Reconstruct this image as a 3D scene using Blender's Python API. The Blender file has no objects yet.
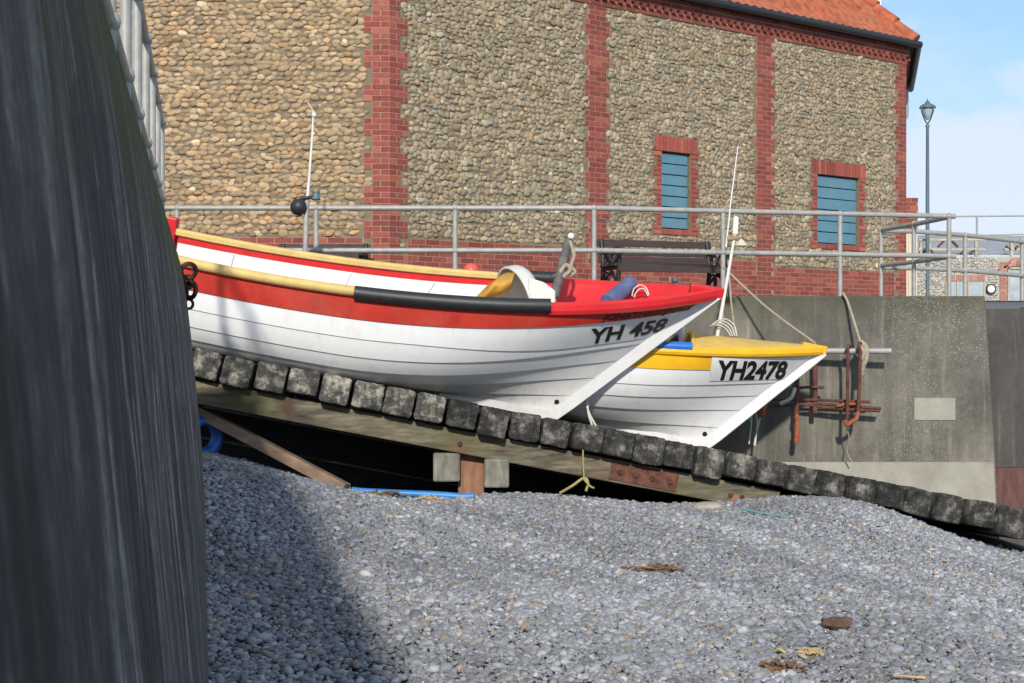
import bpy, bmesh, math, random
import numpy as np
from mathutils import Vector, Matrix
random.seed(7); rng = np.random.default_rng(7)
S = bpy.context.scene; C = S.collection
F = 1422.0                                   # focal length in picture widths of 1024
def at(px, py, Y): return np.array([(px-512)*Y/F, Y, (341.5-py)*Y/F])   # eye is the origin, Y is distance ahead

# ------------------------------------------------------------------ object helpers
ORG = {}
def tag(o, label=None, cat=None, group=None, kind=None):
    if label: o['label'] = label
    if cat: o['category'] = cat
    if group: o['group'] = group
    if kind: o['kind'] = kind
    return o
def thing(name, loc, label, cat, group=None):
    o = bpy.data.objects.new(name, None); C.objects.link(o)
    o.empty_display_size = .2
    o.location = [float(v) for v in loc]; ORG[o] = np.array(loc, float)
    return tag(o, label, cat, group)
class MB:
    def __init__(s): s.v = []; s.f = []; s.c = []; s.col = None; s.n = 0; s.sm = []; s.smooth = False
    def add(s, V, Fs, col=None):
        V = np.asarray(V, float).reshape(-1, 3); b = s.n
        s.v.append(V); s.n += len(V)
        for f in Fs: s.f.append([b+i for i in f]); s.sm.append(s.smooth)
        s.c.append(np.tile(np.array(list(col if col is not None else (1,1,1))+[1.0]), (len(V),1)))
        return s
    def quad(s, a, b, c, d, col=None): return s.add([a,b,c,d], [(0,1,2,3)], col)
    def box(s, c, half, ax=None, col=None):
        c = np.array(c, float); ax = np.eye(3) if ax is None else np.array(ax, float)
        V = [c+ax[0]*half[0]*i+ax[1]*half[1]*j+ax[2]*half[2]*k for i in (-1,1) for j in (-1,1) for k in (-1,1)]
        return s.add(V, [(0,1,3,2),(4,6,7,5),(0,4,5,1),(2,3,7,6),(0,2,6,4),(1,5,7,3)], col)
    def grid(s, P, col=None, closed=False):
        P = np.asarray(P, float); m, n = P.shape[:2]; f = []
        for i in range(m-1):
            for j in range(n if closed else n-1):
                k = (j+1) % n; f.append((i*n+j, i*n+k, (i+1)*n+k, (i+1)*n+j))
        return s.add(P.reshape(-1,3), f, col)
    def tube(s, path, r, n=10, col=None, cap=True):
        P = np.array(path, float); m = len(P); r = np.full(m, r) if np.isscalar(r) else np.array(r)
        T = np.gradient(P, axis=0); T /= np.linalg.norm(T, axis=1)[:,None]+1e-12
        up = np.array([0,0,1.]) if abs(T[0,2]) < .9 else np.array([1.,0,0]); rings = []
        N = np.cross(T[0], up); N /= np.linalg.norm(N)
        for i in range(m):
            N = N-T[i]*N.dot(T[i]); N /= np.linalg.norm(N); B = np.cross(T[i], N)
            a = np.arange(n)*2*math.pi/n
            rings.append(P[i]+r[i]*(np.cos(a)[:,None]*N+np.sin(a)[:,None]*B))
        sm = s.smooth; s.smooth = True; s.grid(np.array(rings), col, True); s.smooth = sm
        if cap:
            s.add(rings[0], [tuple(range(n))[::-1]], col); s.add(rings[-1], [tuple(range(n))], col)
        return s
    def ball(s, c, r, col=None, sc=(1,1,1), n=12):
        a = np.linspace(0, math.pi, n//2+1); b = np.arange(n)*2*math.pi/n
        P = np.stack([np.sin(a)[:,None]*np.cos(b), np.sin(a)[:,None]*np.sin(b), np.cos(a)[:,None]+0*b], -1)*r*np.array(sc)+np.array(c)
        sm = s.smooth; s.smooth = True; s.grid(P, col, True); s.smooth = sm; return s
    def lathe(s, c, prof, n=16, col=None):
        b = np.arange(n)*2*math.pi/n
        P = np.array([[(c[0]+r*math.cos(t), c[1]+r*math.sin(t), c[2]+z) for t in b] for r, z in prof])
        sm = s.smooth; s.smooth = True; s.grid(P, col, True); s.smooth = sm; return s
    def prism(s, poly, ext, col=None):                 # poly: list of 3-D points, ext: 3-D vector
        P = np.array(poly, float); n = len(P); E = np.array(ext, float)
        return s.add(np.vstack([P, P+E]), [tuple(range(n))[::-1], tuple(range(n, 2*n))]+[(i,(i+1)%n,n+(i+1)%n,n+i) for i in range(n)], col)
    def build(s, name, mat, parent=None, bevel=0, recalc=True, weld=False):
        V = np.vstack(s.v); col = np.vstack(s.c)
        root = parent
        while root is not None and root.parent is not None: root = root.parent
        if root is not None: org = ORG[root]
        else: org = np.array([V[:,0].mean(), V[:,1].mean(), V[:,2].min()])
        me = bpy.data.meshes.new(name); me.from_pydata((V-org).tolist(), [], s.f)
        me.polygons.foreach_set('use_smooth', s.sm)
        a = me.color_attributes.new('Col', 'FLOAT_COLOR', 'POINT'); a.data.foreach_set('color', col.ravel())
        if recalc or weld or bevel:
            bm = bmesh.new(); bm.from_mesh(me)
            if weld: bmesh.ops.remove_doubles(bm, verts=bm.verts, dist=1e-5)
            if bevel:
                bmesh.ops.bevel(bm, geom=bm.edges[:], offset=bevel, segments=2, affect='EDGES', profile=.5)
            bmesh.ops.recalc_face_normals(bm, faces=bm.faces); bm.to_mesh(me); bm.free()
        me.materials.append(mat)
        o = bpy.data.objects.new(name, me); C.objects.link(o)
        if parent is None: o.location = org.tolist(); ORG[o] = org
        else: o.parent = parent
        return o
def path(pts, n=8):                                       # Catmull-Rom through 3-D points
    P = np.array(pts, float); P = np.vstack([2*P[0]-P[1], P, 2*P[-1]-P[-2]]); out = []
    for i in range(1, len(P)-2):
        for t in np.arange(n)/n:
            a, b, c, d = P[i-1:i+3]
            out.append(.5*(2*b+(c-a)*t+(2*a-5*b+4*c-d)*t*t+(3*b-a-3*c+d)*t**3))
    out.append(P[-2]); return np.array(out)

# ------------------------------------------------------------------ materials
def newmat(name):
    m = bpy.data.materials.new(name); m.use_nodes = True
    nt = m.node_tree; return m, nt, nt.nodes['Principled BSDF']
def N(nt, t, **k):
    n = nt.nodes.new(t)
    for a, b in k.items(): setattr(n, a, b)
    return n
def coords(nt, scale=(1,1,1)):
    tc = N(nt, 'ShaderNodeTexCoord'); mp = N(nt, 'ShaderNodeMapping'); mp.inputs['Scale'].default_value = scale
    nt.links.new(tc.outputs['Object'], mp.inputs[0]); return mp.outputs[0]
def noise(nt, vec, scale, detail=4, rough=.6):
    n = N(nt, 'ShaderNodeTexNoise'); n.inputs['Scale'].default_value = scale
    n.inputs['Detail'].default_value = detail; n.inputs['Roughness'].default_value = rough
    nt.links.new(vec, n.inputs['Vector']); return n.outputs['Fac']
def ramp(nt, fac, stops):
    r = N(nt, 'ShaderNodeValToRGB'); e = r.color_ramp.elements
    while len(e) < len(stops): e.new(.5)
    for el, (p, c) in zip(e, stops):
        el.position = p; c = (c,c,c) if np.isscalar(c) else c; el.color = (*c, 1)
    nt.links.new(fac, r.inputs[0]); return r.outputs[0]
def mix(nt, fac, a, b, mode='MIX'):
    m = N(nt, 'ShaderNodeMix', data_type='RGBA', blend_type=mode)
    for sock, val in ((m.inputs[0], fac), (m.inputs[6], a), (m.inputs[7], b)):
        if hasattr(val, 'is_linked'): nt.links.new(val, sock)
        elif np.isscalar(val): sock.default_value = val
        else: sock.default_value = (*val, 1)
    return m.outputs[2]
def math_(nt, op, a, b=0.0):
    m = N(nt, 'ShaderNodeMath', operation=op)
    for i, v in enumerate((a, b)):
        if hasattr(v, 'is_linked'): nt.links.new(v, m.inputs[i])
        else: m.inputs[i].default_value = v
    return m.outputs[0]
def bump(nt, p, h, strength=.4, dist=.01):
    b = N(nt, 'ShaderNodeBump'); b.inputs['Strength'].default_value = strength; b.inputs['Distance'].default_value = dist
    nt.links.new(h, b.inputs['Height']); nt.links.new(b.outputs[0], p.inputs['Normal'])
def simple(name, col, rough=.6, metal=0, var=.15, scale=8, bmp=.15, dirt=None, dirt_amt=.5, stretch=(1,1,1), spec=.5):
    m, nt, p = newmat(name); v = coords(nt, stretch)
    f = noise(nt, v, scale, 6)
    c0 = tuple(max(0,c*(1-var)) for c in col); c1 = tuple(min(1,c*(1+var)) for c in col)
    c = ramp(nt, f, [(.3, c0), (.7, c1)])
    if dirt:
        g = ramp(nt, noise(nt, v, scale*.35, 8, .7), [(.48, 0), (.68, dirt_amt)])
        c = mix(nt, g, c, dirt)
    nt.links.new(c, p.inputs['Base Color'])
    p.inputs['Roughness'].default_value = rough; p.inputs['Metallic'].default_value = metal
    p.inputs['Specular IOR Level'].default_value = spec
    if bmp: bump(nt, p, noise(nt, v, scale*4, 5), bmp, .01)
    return m
def attr_mat(name, rough=.7, scale=40, var=.3, bmp=.3, spec=.4):
    m, nt, p = newmat(name); v = coords(nt)
    a = N(nt, 'ShaderNodeAttribute'); a.attribute_name = 'Col'
    f = ramp(nt, noise(nt, v, scale, 5), [(.25, 1-var), (.75, 1+var*.6)])
    nt.links.new(mix(nt, 1.0, a.outputs['Color'], f, 'MULTIPLY'), p.inputs['Base Color'])
    p.inputs['Roughness'].default_value = rough; p.inputs['Specular IOR Level'].default_value = spec
    if bmp: bump(nt, p, noise(nt, v, scale*2, 4), bmp, .006)
    return m
M = {}
def boat_paint(name, col, stain, amt, rough):
    m, nt, p = newmat(name); v = coords(nt); vs = coords(nt, (5,5,.8))
    c = ramp(nt, noise(nt, v, 2.2, 6), [(.3, tuple(x*.95 for x in col)), (.7, col)])
    c = mix(nt, math_(nt,'MULTIPLY',ramp(nt, noise(nt, vs, 2.0, 7, .7), [(.52,0),(.72,1)]),amt), c, stain)
    c = mix(nt, math_(nt,'MULTIPLY',ramp(nt, noise(nt, coords(nt,(2,2,14)), 6, 6, .7), [(.63,0),(.70,1)]),amt*1.2), c, tuple(x*.7 for x in stain))
    nt.links.new(c, p.inputs['Base Color']); r = ramp(nt, noise(nt, v, 5, 5), [(.3,rough-.08),(.7,rough+.15)]); nt.links.new(r, p.inputs['Roughness'])
    bump(nt, p, noise(nt, v, 9, 4), .06, .01); return m
M['white'] = boat_paint('white_boat_paint', (.80,.80,.79), (.50,.46,.40), .30, .42)
M['bottom'] = boat_paint('scuffed_white_bottom_paint', (.75,.74,.71), (.40,.35,.29), .5, .5)
M['red'] = simple('red_gloss_paint', (.62,.018,.022), .38, var=.12, scale=5, bmp=.06, dirt=(.5,.05,.04), dirt_amt=.5)
M['red_band'] = simple('weathered_red_paint', (.46,.027,.015), .42, var=.16, scale=4, bmp=.08, dirt=(.44,.10,.06), dirt_amt=.5)
M['yellow_rail'] = simple('cream_yellow_rope_fender', (.62,.44,.15), .6, var=.12, scale=9, bmp=.2, dirt=(.45,.33,.15), dirt_amt=.5)
M['yellow'] = simple('yellow_boat_paint', (.80,.43,.008), .38, var=.08, scale=5, bmp=.05, dirt=(.62,.36,.05), dirt_amt=.4)
M['deck'] = simple('faded_yellow_deck', (.62,.41,.09), .6, var=.14, scale=6, bmp=.2, dirt=(.45,.36,.2), dirt_amt=.5)
M['black_rubber'] = simple('black_rubber', (.018,.019,.022), .5, var=.3, scale=10, bmp=.15)
M['blue_fender'] = simple('faded_blue_rubber', (.085,.11,.22), .6, var=.25, scale=7, bmp=.2, dirt=(.2,.24,.33), dirt_amt=.6)
M['blue'] = simple('bright_blue_plastic', (.02,.16,.55), .4, var=.15, scale=6, bmp=.05)
M['grp'] = simple('grey_white_fibreglass', (.60,.60,.56), .5, var=.08, scale=6, bmp=.1, dirt=(.38,.37,.33), dirt_amt=.4)
M['mustard'] = simple('mustard_oilskin', (.50,.26,.03), .55, var=.25, scale=6, bmp=.4, dirt=(.3,.17,.03), dirt_amt=.5)
M['ink'] = simple('black_lettering', (.012,.012,.013), .45, var=.1, bmp=0)
M['name_ink'] = simple('dark_name_lettering', (.05,.012,.010), .5, var=.1, bmp=0)
M['galv'] = simple('galvanised_steel', (.34,.335,.31), .55, .15, var=.18, scale=12, bmp=.1, dirt=(.28,.26,.23), dirt_amt=.45)
M['steel_dark'] = simple('dark_painted_steel', (.10,.115,.12), .5, .2, var=.2, scale=12, bmp=.1)
M['lamp_blue'] = simple('blue_grey_lamp_paint', (.10,.15,.18), .45, .1, var=.15, bmp=.05)
M['rust'] = simple('flaking_rust', (.105,.042,.03), .85, .1, var=.5, scale=18, bmp=.6, dirt=(.24,.085,.04), dirt_amt=.8)
M['rust_panel'] = simple('dull_red_rust', (.12,.05,.042), .85, var=.4, scale=6, bmp=.4, dirt=(.07,.05,.045), dirt_amt=.8, stretch=(2.5,2.5,.6))
M['rust_dark'] = simple('dark_rust', (.055,.028,.02), .85, .1, var=.5, scale=18, bmp=.6, dirt=(.12,.045,.025), dirt_amt=.8)
M['orange'] = simple('orange_rag', (.30,.085,.032), .85, var=.35, scale=14, bmp=.5)
M['orange_ball'] = simple('orange_red_float', (.72,.10,.07), .45, var=.1, bmp=.05)
M['rope'] = simple('weathered_rope', (.36,.31,.23), .9, var=.3, scale=40, bmp=.7)
M['rope_white'] = simple('pale_cord', (.58,.56,.50), .85, var=.2, scale=40, bmp=.5)
M['rope_yellow'] = simple('old_yellow_rope', (.36,.30,.13), .9, var=.3, scale=40, bmp=.7)
M['rope_cyan'] = simple('turquoise_twine', (.12,.38,.38), .85, var=.3, scale=40, bmp=.5)
M['fiberwhite'] = simple('white_fibreglass_whip', (.66,.65,.60), .5, var=.1, bmp=.05)
M['pipe_blue'] = simple('blue_water_pipe', (.02,.19,.52), .45, var=.2, scale=5, bmp=.1, dirt=(.12,.28,.42), dirt_amt=.5)
M['bench'] = simple('dark_stained_bench_wood', (.045,.028,.026), .65, var=.35, scale=10, bmp=.3, stretch=(.3,1,6))
M['iron'] = simple('black_cast_iron', (.018,.018,.02), .5, .2, var=.3, bmp=.2)
M['timber'] = simple('pale_sawn_timber', (.30,.20,.125), .8, var=.3, scale=9, bmp=.35, dirt=(.17,.12,.08), dirt_amt=.6, stretch=(.35,1,1.6))
M['post_wood'] = simple('reddish_post_timber', (.27,.13,.075), .8, var=.3, scale=9, bmp=.35, dirt=(.14,.08,.05), dirt_amt=.6, stretch=(3,3,.5))
M['grey_wood'] = simple('grey_weathered_timber', (.20,.19,.155), .85, var=.35, scale=12, bmp=.5, dirt=(.09,.09,.06), dirt_amt=.7, stretch=(1.6,1,.6))
M['shade_black'] = simple('painted_shade_black', (.022,.02,.017), .85, var=.4, scale=9, bmp=.4)  # near-black colour standing in for the shade beneath the slipway
M['dark_post'] = simple('dark_grey_post_timber', (.10,.095,.088), .85, var=.4, scale=14, bmp=.5, dirt=(.22,.2,.17), dirt_amt=.6)
M['flint_mortar'] = simple('grey_flint_mortar', (.40,.375,.33), .85, var=.2, scale=9, bmp=.4)
M['drift'] = simple('dark_driftwood', (.11,.065,.045), .85, var=.4, scale=14, bmp=.6)
M['straw'] = simple('dry_straw', (.46,.34,.17), .85, var=.3, scale=20, bmp=.5)
M['weed'] = simple('dried_seaweed', (.19,.11,.055), .85, var=.5, scale=20, bmp=.6)
M['stone'] = simple('pale_boulder', (.36,.31,.26), .85, var=.25, scale=9, bmp=.5)
M['shutter'] = simple('blue_shutter_paint', (.092,.215,.285), .5, var=.1, scale=5, bmp=.1, dirt=(.13,.22,.26), dirt_amt=.6)
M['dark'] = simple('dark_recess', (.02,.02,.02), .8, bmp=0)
M['gutter'] = simple('black_gutter', (.016,.018,.02), .45, var=.2, bmp=.05)
M['cream'] = simple('cream_render', (.58,.52,.40), .7, var=.12, scale=4, bmp=.1, dirt=(.4,.34,.25), dirt_amt=.4, stretch=(3,3,.4))
M['beam_cream'] = simple('weathered_cream_timber', (.44,.40,.31), .75, var=.2, scale=8, bmp=.2, dirt=(.25,.21,.16), dirt_amt=.5)
M['slate'] = simple('grey_slate_roof', (.30,.32,.34), .7, var=.2, scale=5, bmp=.3)
M['pane'] = simple('pale_glass', (.34,.40,.43), .12, var=.25, scale=3, bmp=0, spec=.8)
M['cobble'] = attr_mat('flint_cobbles', .75, 22, .35, .35)
M['brick'] = attr_mat('red_bricks', .85, 30, .3, .3)
M['pebble'] = attr_mat('beach_pebbles', .82, 45, .25, .15, .25)
M['mortar'] = simple('gap_shade_mortar', (.19,.15,.10), .9, var=.25, scale=14, bmp=.6)  # mortar darkened so its colour carries the shadow between cobbles
M['brick_mortar'] = simple('pinkish_brick_mortar', (.37,.23,.175), .9, var=.15, scale=20, bmp=.4)
M['tile'] = simple('orange_roof_tiles', (.37,.095,.042), .8, var=.4, scale=7, bmp=.3, dirt=(.34,.17,.07), dirt_amt=.5)
M['paving'] = simple('grey_paving', (.25,.245,.23), .85, var=.15, scale=3, bmp=.2)

def concrete(name, base, dark, algae, z_algae, speck=0.0, streak=(.5,.5)):
    m, nt, p = newmat(name)
    tc = N(nt, 'ShaderNodeTexCoord'); geo = N(nt, 'ShaderNodeNewGeometry')
    pos = geo.outputs['Position']
    mp = N(nt, 'ShaderNodeMapping'); mp.inputs['Scale'].default_value = (3.2, 3.2, .22); nt.links.new(pos, mp.inputs[0])
    st = noise(nt, mp.outputs[0], 1.6, 7, .65)
    blot = noise(nt, pos, .9, 7, .65); fine = noise(nt, pos, 14, 6, .7)
    c = ramp(nt, blot, [(.3, dark), (.62, base)])
    c = mix(nt, math_(nt, 'MULTIPLY', ramp(nt, st, [(.45, 0), (.7, 1)]), streak[0]), c, tuple(x*.45 for x in base))
    c = mix(nt, math_(nt, 'MULTIPLY', ramp(nt, noise(nt, mp.outputs[0], 3.1, 6, .6), [(.56, 0), (.75, 1)]), streak[1]), c, tuple(min(1,x*1.9) for x in base))
    c = mix(nt, .5, c, ramp(nt, fine, [(.3, .45), (.7, 1.0)]), 'MULTIPLY')
    sx = N(nt, 'ShaderNodeSeparateXYZ'); nt.links.new(pos, sx.inputs[0])
    if algae is not None:
        zz = math_(nt, 'ADD', sx.outputs['Z'], math_(nt, 'MULTIPLY', noise(nt, pos, 2.5, 5), .5))
        a = N(nt, 'ShaderNodeMapRange'); nt.links.new(zz, a.inputs[0])
        a.inputs[1].default_value, a.inputs[2].default_value = z_algae
        c = mix(nt, math_(nt, 'MULTIPLY', a.outputs[0], .8), c, algae)
    if speck:
        vt = N(nt,'ShaderNodeTexVoronoi'); vt.inputs['Scale'].default_value = 44; nt.links.new(pos, vt.inputs['Vector']); sc_ = N(nt,'ShaderNodeSeparateColor'); nt.links.new(vt.outputs['Color'], sc_.inputs[0])
        vo = math_(nt,'MULTIPLY', ramp(nt, math_(nt,'ADD',vt.outputs['Distance'],math_(nt,'MULTIPLY',noise(nt,pos,60,4),.25)), [(.38,1),(.52,0)]), ramp(nt, sc_.outputs[0], [(.30,0),(.6,1)]))
        reg = ramp(nt, noise(nt, pos, 1.1, 6, .7), [(.43, 0), (.60, 1)])
        xr = N(nt, 'ShaderNodeMapRange'); nt.links.new(sx.outputs['X'], xr.inputs[0])
        xr.inputs[1].default_value = 3.2; xr.inputs[2].default_value = 5.0
        sp = math_(nt, 'MULTIPLY', math_(nt, 'MULTIPLY', vo, reg), math_(nt, 'MULTIPLY', xr.outputs[0], speck))
        c = mix(nt, sp, c, (.38,.36,.31))
    nt.links.new(c, p.inputs['Base Color']); p.inputs['Roughness'].default_value = .85
    bump(nt, p, fine, .5, .015); return m
M['concrete'] = concrete('stained_concrete', (.205,.188,.152), (.075,.07,.058), (.05,.052,.025), (.38, .85), .6, (.85,.55))
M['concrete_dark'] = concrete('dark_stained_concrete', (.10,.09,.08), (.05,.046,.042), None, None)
M['concrete_pale'] = simple('pale_concrete_repair', (.32,.305,.25), .85, var=.12, scale=6, bmp=.3, dirt=(.22,.2,.17), dirt_amt=.5)
def seawall_mat():
    m, nt, p = newmat('wet_dark_sea_wall'); geo = N(nt,'ShaderNodeNewGeometry'); pos = geo.outputs['Position']
    def st(sy, sz, sc, off, d=6):
        mp = N(nt,'ShaderNodeMapping'); mp.inputs['Scale'].default_value = (2,sy,sz); mp.inputs['Location'].default_value = (0,off,0); nt.links.new(pos, mp.inputs[0]); return noise(nt, mp.outputs[0], sc, d, .62)
    c = ramp(nt, noise(nt, pos, 2.6, 10, .75), [(.36,(.022,.023,.023)),(.5,(.066,.067,.066)),(.64,(.14,.142,.14))])
    c = mix(nt, 1.0, c, ramp(nt, st(4.5,.30,1.3,0,8), [(.38,.35),(.5,.9),(.62,1.8)]), 'MULTIPLY')
    c = mix(nt, .55, c, ramp(nt, st(26,.9,1.4,3,8), [(.38,.45),(.5,1.0),(.62,1.7)]), 'MULTIPLY')
    brk = ramp(nt, noise(nt, pos, 1.9, 6, .7), [(.38,.1),(.54,1)])
    c = mix(nt, math_(nt,'MULTIPLY',math_(nt,'MULTIPLY',ramp(nt, st(3.4,.22,1.6,4,8), [(.53,0),(.62,1)]),brk),.9), c, (.34,.345,.34))
    c = mix(nt, math_(nt,'MULTIPLY',math_(nt,'MULTIPLY',ramp(nt, st(9,2.2,1.7,9,8), [(.57,0),(.63,1)]),brk),.85), c, (.46,.46,.45))
    c = mix(nt, math_(nt,'MULTIPLY',ramp(nt, st(3.6,.25,1.5,2,8), [(.53,0),(.62,1)]),.9), c, (.012,.012,.012))
    sz_ = N(nt,'ShaderNodeSeparateXYZ'); nt.links.new(pos, sz_.inputs[0]); ft = N(nt,'ShaderNodeMapRange')
    nt.links.new(math_(nt,'ADD',sz_.outputs['Z'],math_(nt,'MULTIPLY',st(10,.6,1.5,7),.9)), ft.inputs[0]); ft.inputs[1].default_value = .0; ft.inputs[2].default_value = -1.0
    c = mix(nt, math_(nt,'MULTIPLY',ft.outputs[0],.55), c, (.16,.165,.16))
    sx = N(nt,'ShaderNodeSeparateXYZ'); nt.links.new(pos, sx.inputs[0])
    a = N(nt,'ShaderNodeMapRange'); nt.links.new(math_(nt,'ADD',sx.outputs['Z'],math_(nt,'MULTIPLY',noise(nt,pos,2.2,6,.65),.7)), a.inputs[0]); a.inputs[1].default_value = .55; a.inputs[2].default_value = .85
    c = mix(nt, math_(nt,'MULTIPLY',a.outputs[0],.85), c, (.062,.088,.012))
    sp = ramp(nt, noise(nt, pos, 40, 7, .8), [(.34,.45),(.66,1.5)]); c = mix(nt, 1.0, c, sp, 'MULTIPLY')
    nt.links.new(c, p.inputs['Base Color']); p.inputs['Roughness'].default_value = .8
    bump(nt, p, noise(nt, pos, 16, 9, .8), 1.0, .02); return m
M['seawall'] = seawall_mat()

def wood_end():
    m, nt, p = newmat('lichened_black_sleeper'); geo = N(nt, 'ShaderNodeNewGeometry'); pos = geo.outputs['Position']
    a = N(nt, 'ShaderNodeAttribute'); a.attribute_name = 'Col'
    c = ramp(nt, noise(nt, pos, 7, 7, .7), [(.36, (.010,.010,.010)), (.5, (.06,.056,.048)), (.64, (.30,.285,.24))])
    mp = N(nt, 'ShaderNodeMapping'); mp.inputs['Scale'].default_value = (14,3,2.5); nt.links.new(pos, mp.inputs[0])
    c = mix(nt, .6, c, ramp(nt, noise(nt, mp.outputs[0], 2, 5), [(.35, .25), (.65, 1.0)]), 'MULTIPLY')
    c = mix(nt, 1.0, c, a.outputs['Color'], 'MULTIPLY')
    reg = ramp(nt, noise(nt, pos, 3.5, 5), [(.42, 0), (.6, 1)])
    sp = math_(nt, 'MULTIPLY', ramp(nt, noise(nt, pos, 40, 9, .85), [(.56, 0), (.64, .85)]), reg)
    c = mix(nt, sp, c, (.50,.50,.46))
    nt.links.new(c, p.inputs['Base Color']); p.inputs['Roughness'].default_value = .8
    bump(nt, p, noise(nt, pos, 28, 6, .7), .9, .02); return m
M['sleeper'] = wood_end()
def beam_wood():
    m, nt, p = newmat('green_stained_beam'); geo = N(nt, 'ShaderNodeNewGeometry'); pos = geo.outputs['Position']
    mp = N(nt, 'ShaderNodeMapping'); mp.inputs['Scale'].default_value = (.6,2,4); mp.inputs['Rotation'].default_value = (0,.19,0); nt.links.new(pos, mp.inputs[0])
    c = ramp(nt, noise(nt, mp.outputs[0], 4, 7, .65), [(.32, (.035,.03,.02)), (.5, (.125,.108,.072)), (.70, (.24,.205,.145))])
    c = mix(nt, ramp(nt, noise(nt, pos, 1.1, 5), [(.45, 0), (.62, .75)]), c, (.095,.095,.035))
    c = mix(nt, ramp(nt, noise(nt, pos, 2.3, 6, .7), [(.56,0),(.70,.8)]), c, (.15,.06,.03))
    nt.links.new(c, p.inputs['Base Color']); p.inputs['Roughness'].default_value = .85
    bump(nt, p, noise(nt, mp.outputs[0], 14, 6), .5, .01); return m
M['beam'] = beam_wood()
def beach_mat():
    m, nt, p = newmat('shingle_underlayer'); v = coords(nt)
    vo = N(nt, 'ShaderNodeTexVoronoi'); vo.inputs['Scale'].default_value = 26; nt.links.new(v, vo.inputs['Vector'])
    c = ramp(nt, vo.outputs['Color'], [(.15, (.05,.055,.065)), (.55, (.14,.15,.17)), (.85, (.22,.22,.22)), (.97, (.26,.18,.11))])
    nt.links.new(c, p.inputs['Base Color']); p.inputs['Roughness'].default_value = .8
    b = N(nt, 'ShaderNodeBump'); b.invert = True; b.inputs['Strength'].default_value = 1; b.inputs['Distance'].default_value = .02
    nt.links.new(vo.outputs['Distance'], b.inputs['Height']); nt.links.new(b.outputs[0], p.inputs['Normal']); return m
M['beach'] = beach_mat()

# ------------------------------------------------------------------ stone templates
def ico(sub):
    bm = bmesh.new(); bmesh.ops.create_icosphere(bm, subdivisions=sub, radius=1)
    V = np.array([v.co for v in bm.verts]); Fc = np.array([[v.index for v in f.verts] for f in bm.faces]); bm.free(); return V, Fc
def lumps(sub, n, amt):
    V, Fc = ico(sub); out = []
    for k in range(n):
        d = np.zeros(len(V))
        for _ in range(5):
            q = rng.normal(size=3); q /= np.linalg.norm(q); d += amt*rng.normal()*np.clip(V@q, -1, 1)**2*np.sign(rng.normal())
        out.append(V*(1+d)[:,None])
    return np.array(out), Fc
def stones(name, mat, pos, frame, half, col, sub, amt, parent=None, kind=None):
    """pos (n,3); frame (n,3,3) rows are axes; half (n,3); col (n,3): one mesh of many lumps"""
    T, Fc = lumps(sub, 14, amt); n = len(pos); nv = T.shape[1]
    V = T[rng.integers(0, len(T), n)]*half[:,None,:]
    V = np.einsum('nvk,nkd->nvd', V, frame)+pos[:,None,:]
    V = V.reshape(-1,3)
    faces = (Fc[None]+(np.arange(n)*nv)[:,None,None]).reshape(-1,3)
    if parent is not None:
        r = parent
        while r.parent is not None: r = r.parent
        org = ORG[r]
    else: org = np.array([V[:,0].mean(), V[:,1].mean(), V[:,2].min()])
    me = bpy.data.meshes.new(name); V = V-org
    me.vertices.add(len(V)); me.vertices.foreach_set('co', V.astype(np.float32).ravel())
    me.loops.add(faces.size); me.loops.foreach_set('vertex_index', faces.astype(np.int32).ravel())
    me.polygons.add(len(faces)); me.polygons.foreach_set('loop_start', (np.arange(len(faces))*3).astype(np.int32))
    me.polygons.foreach_set('use_smooth', np.ones(len(faces), bool))
    a = me.color_attributes.new('Col', 'FLOAT_COLOR', 'POINT')
    cc = np.repeat(np.hstack([col, np.ones((n,1))]), nv, axis=0); a.data.foreach_set('color', cc.astype(np.float32).ravel())
    me.update(calc_edges=True); me.validate(); me.materials.append(mat)
    o = bpy.data.objects.new(name, me); C.objects.link(o)
    if parent is not None: o.parent = parent
    else: o.location = org.tolist()
    if kind: o['kind'] = kind
    return o

# ------------------------------------------------------------------ beach
CP = np.array([(-1.3,6,1.40),(0,6,1.45),(1.6,6.3,1.60),(2.6,7.07,1.72),(-1.9,9,1.25),(0,9,1.49),(3.2,9,1.83),(-2.6,12,1.0),(-.5,12,1.52),(2,12,1.62),(4.3,12,1.98),
 (-2.5,14.2,1.27),(-1.75,14.3,1.47),(-.1,14.3,1.55),(1.7,14.4,1.67),(2.8,14.5,1.64),(3.6,14.6,1.70),(4.5,14.7,2.0),(5.4,14.9,2.27),(-1,2,1.5),(1,2,1.7),(4,4,2.0)])
def _tps(d): return np.where(d>1e-9, d*d*np.log(d+1e-12), 0)
_n = len(CP); _A = np.zeros((_n+3,_n+3)); _D = np.linalg.norm(CP[:,None,:2]-CP[None,:,:2], axis=2)
_A[:_n,:_n] = _tps(_D)+.05*np.eye(_n); _A[:_n,_n:] = np.c_[np.ones(_n), CP[:,:2]]; _A[_n:,:_n] = _A[:_n,_n:].T
_W = np.linalg.solve(_A, np.r_[CP[:,2], 0,0,0])
def ground(x, y):
    x = np.asarray(x, float); y = np.asarray(y, float)
    xc = np.clip(x, -4, 7.5); yc = np.clip(y, 1, 15)
    d = np.sqrt((xc[...,None]-CP[:,0])**2+(yc[...,None]-CP[:,1])**2)
    h = (_tps(d)*_W[:_n]).sum(-1)+_W[_n]+_W[_n+1]*xc+_W[_n+2]*yc
    h = h+.025*np.sin(x*2.1+.7*y)+.02*np.sin(1.3*y-x*.8+1)+.05*np.clip(x-7.5,0,40)
    pit = np.clip(y-(14.65+.08*x), 0, 3)
    h = h+1.1*pit**1.3*np.clip((3.6-x)/1.2, 0, 1)
    return -h
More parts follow.
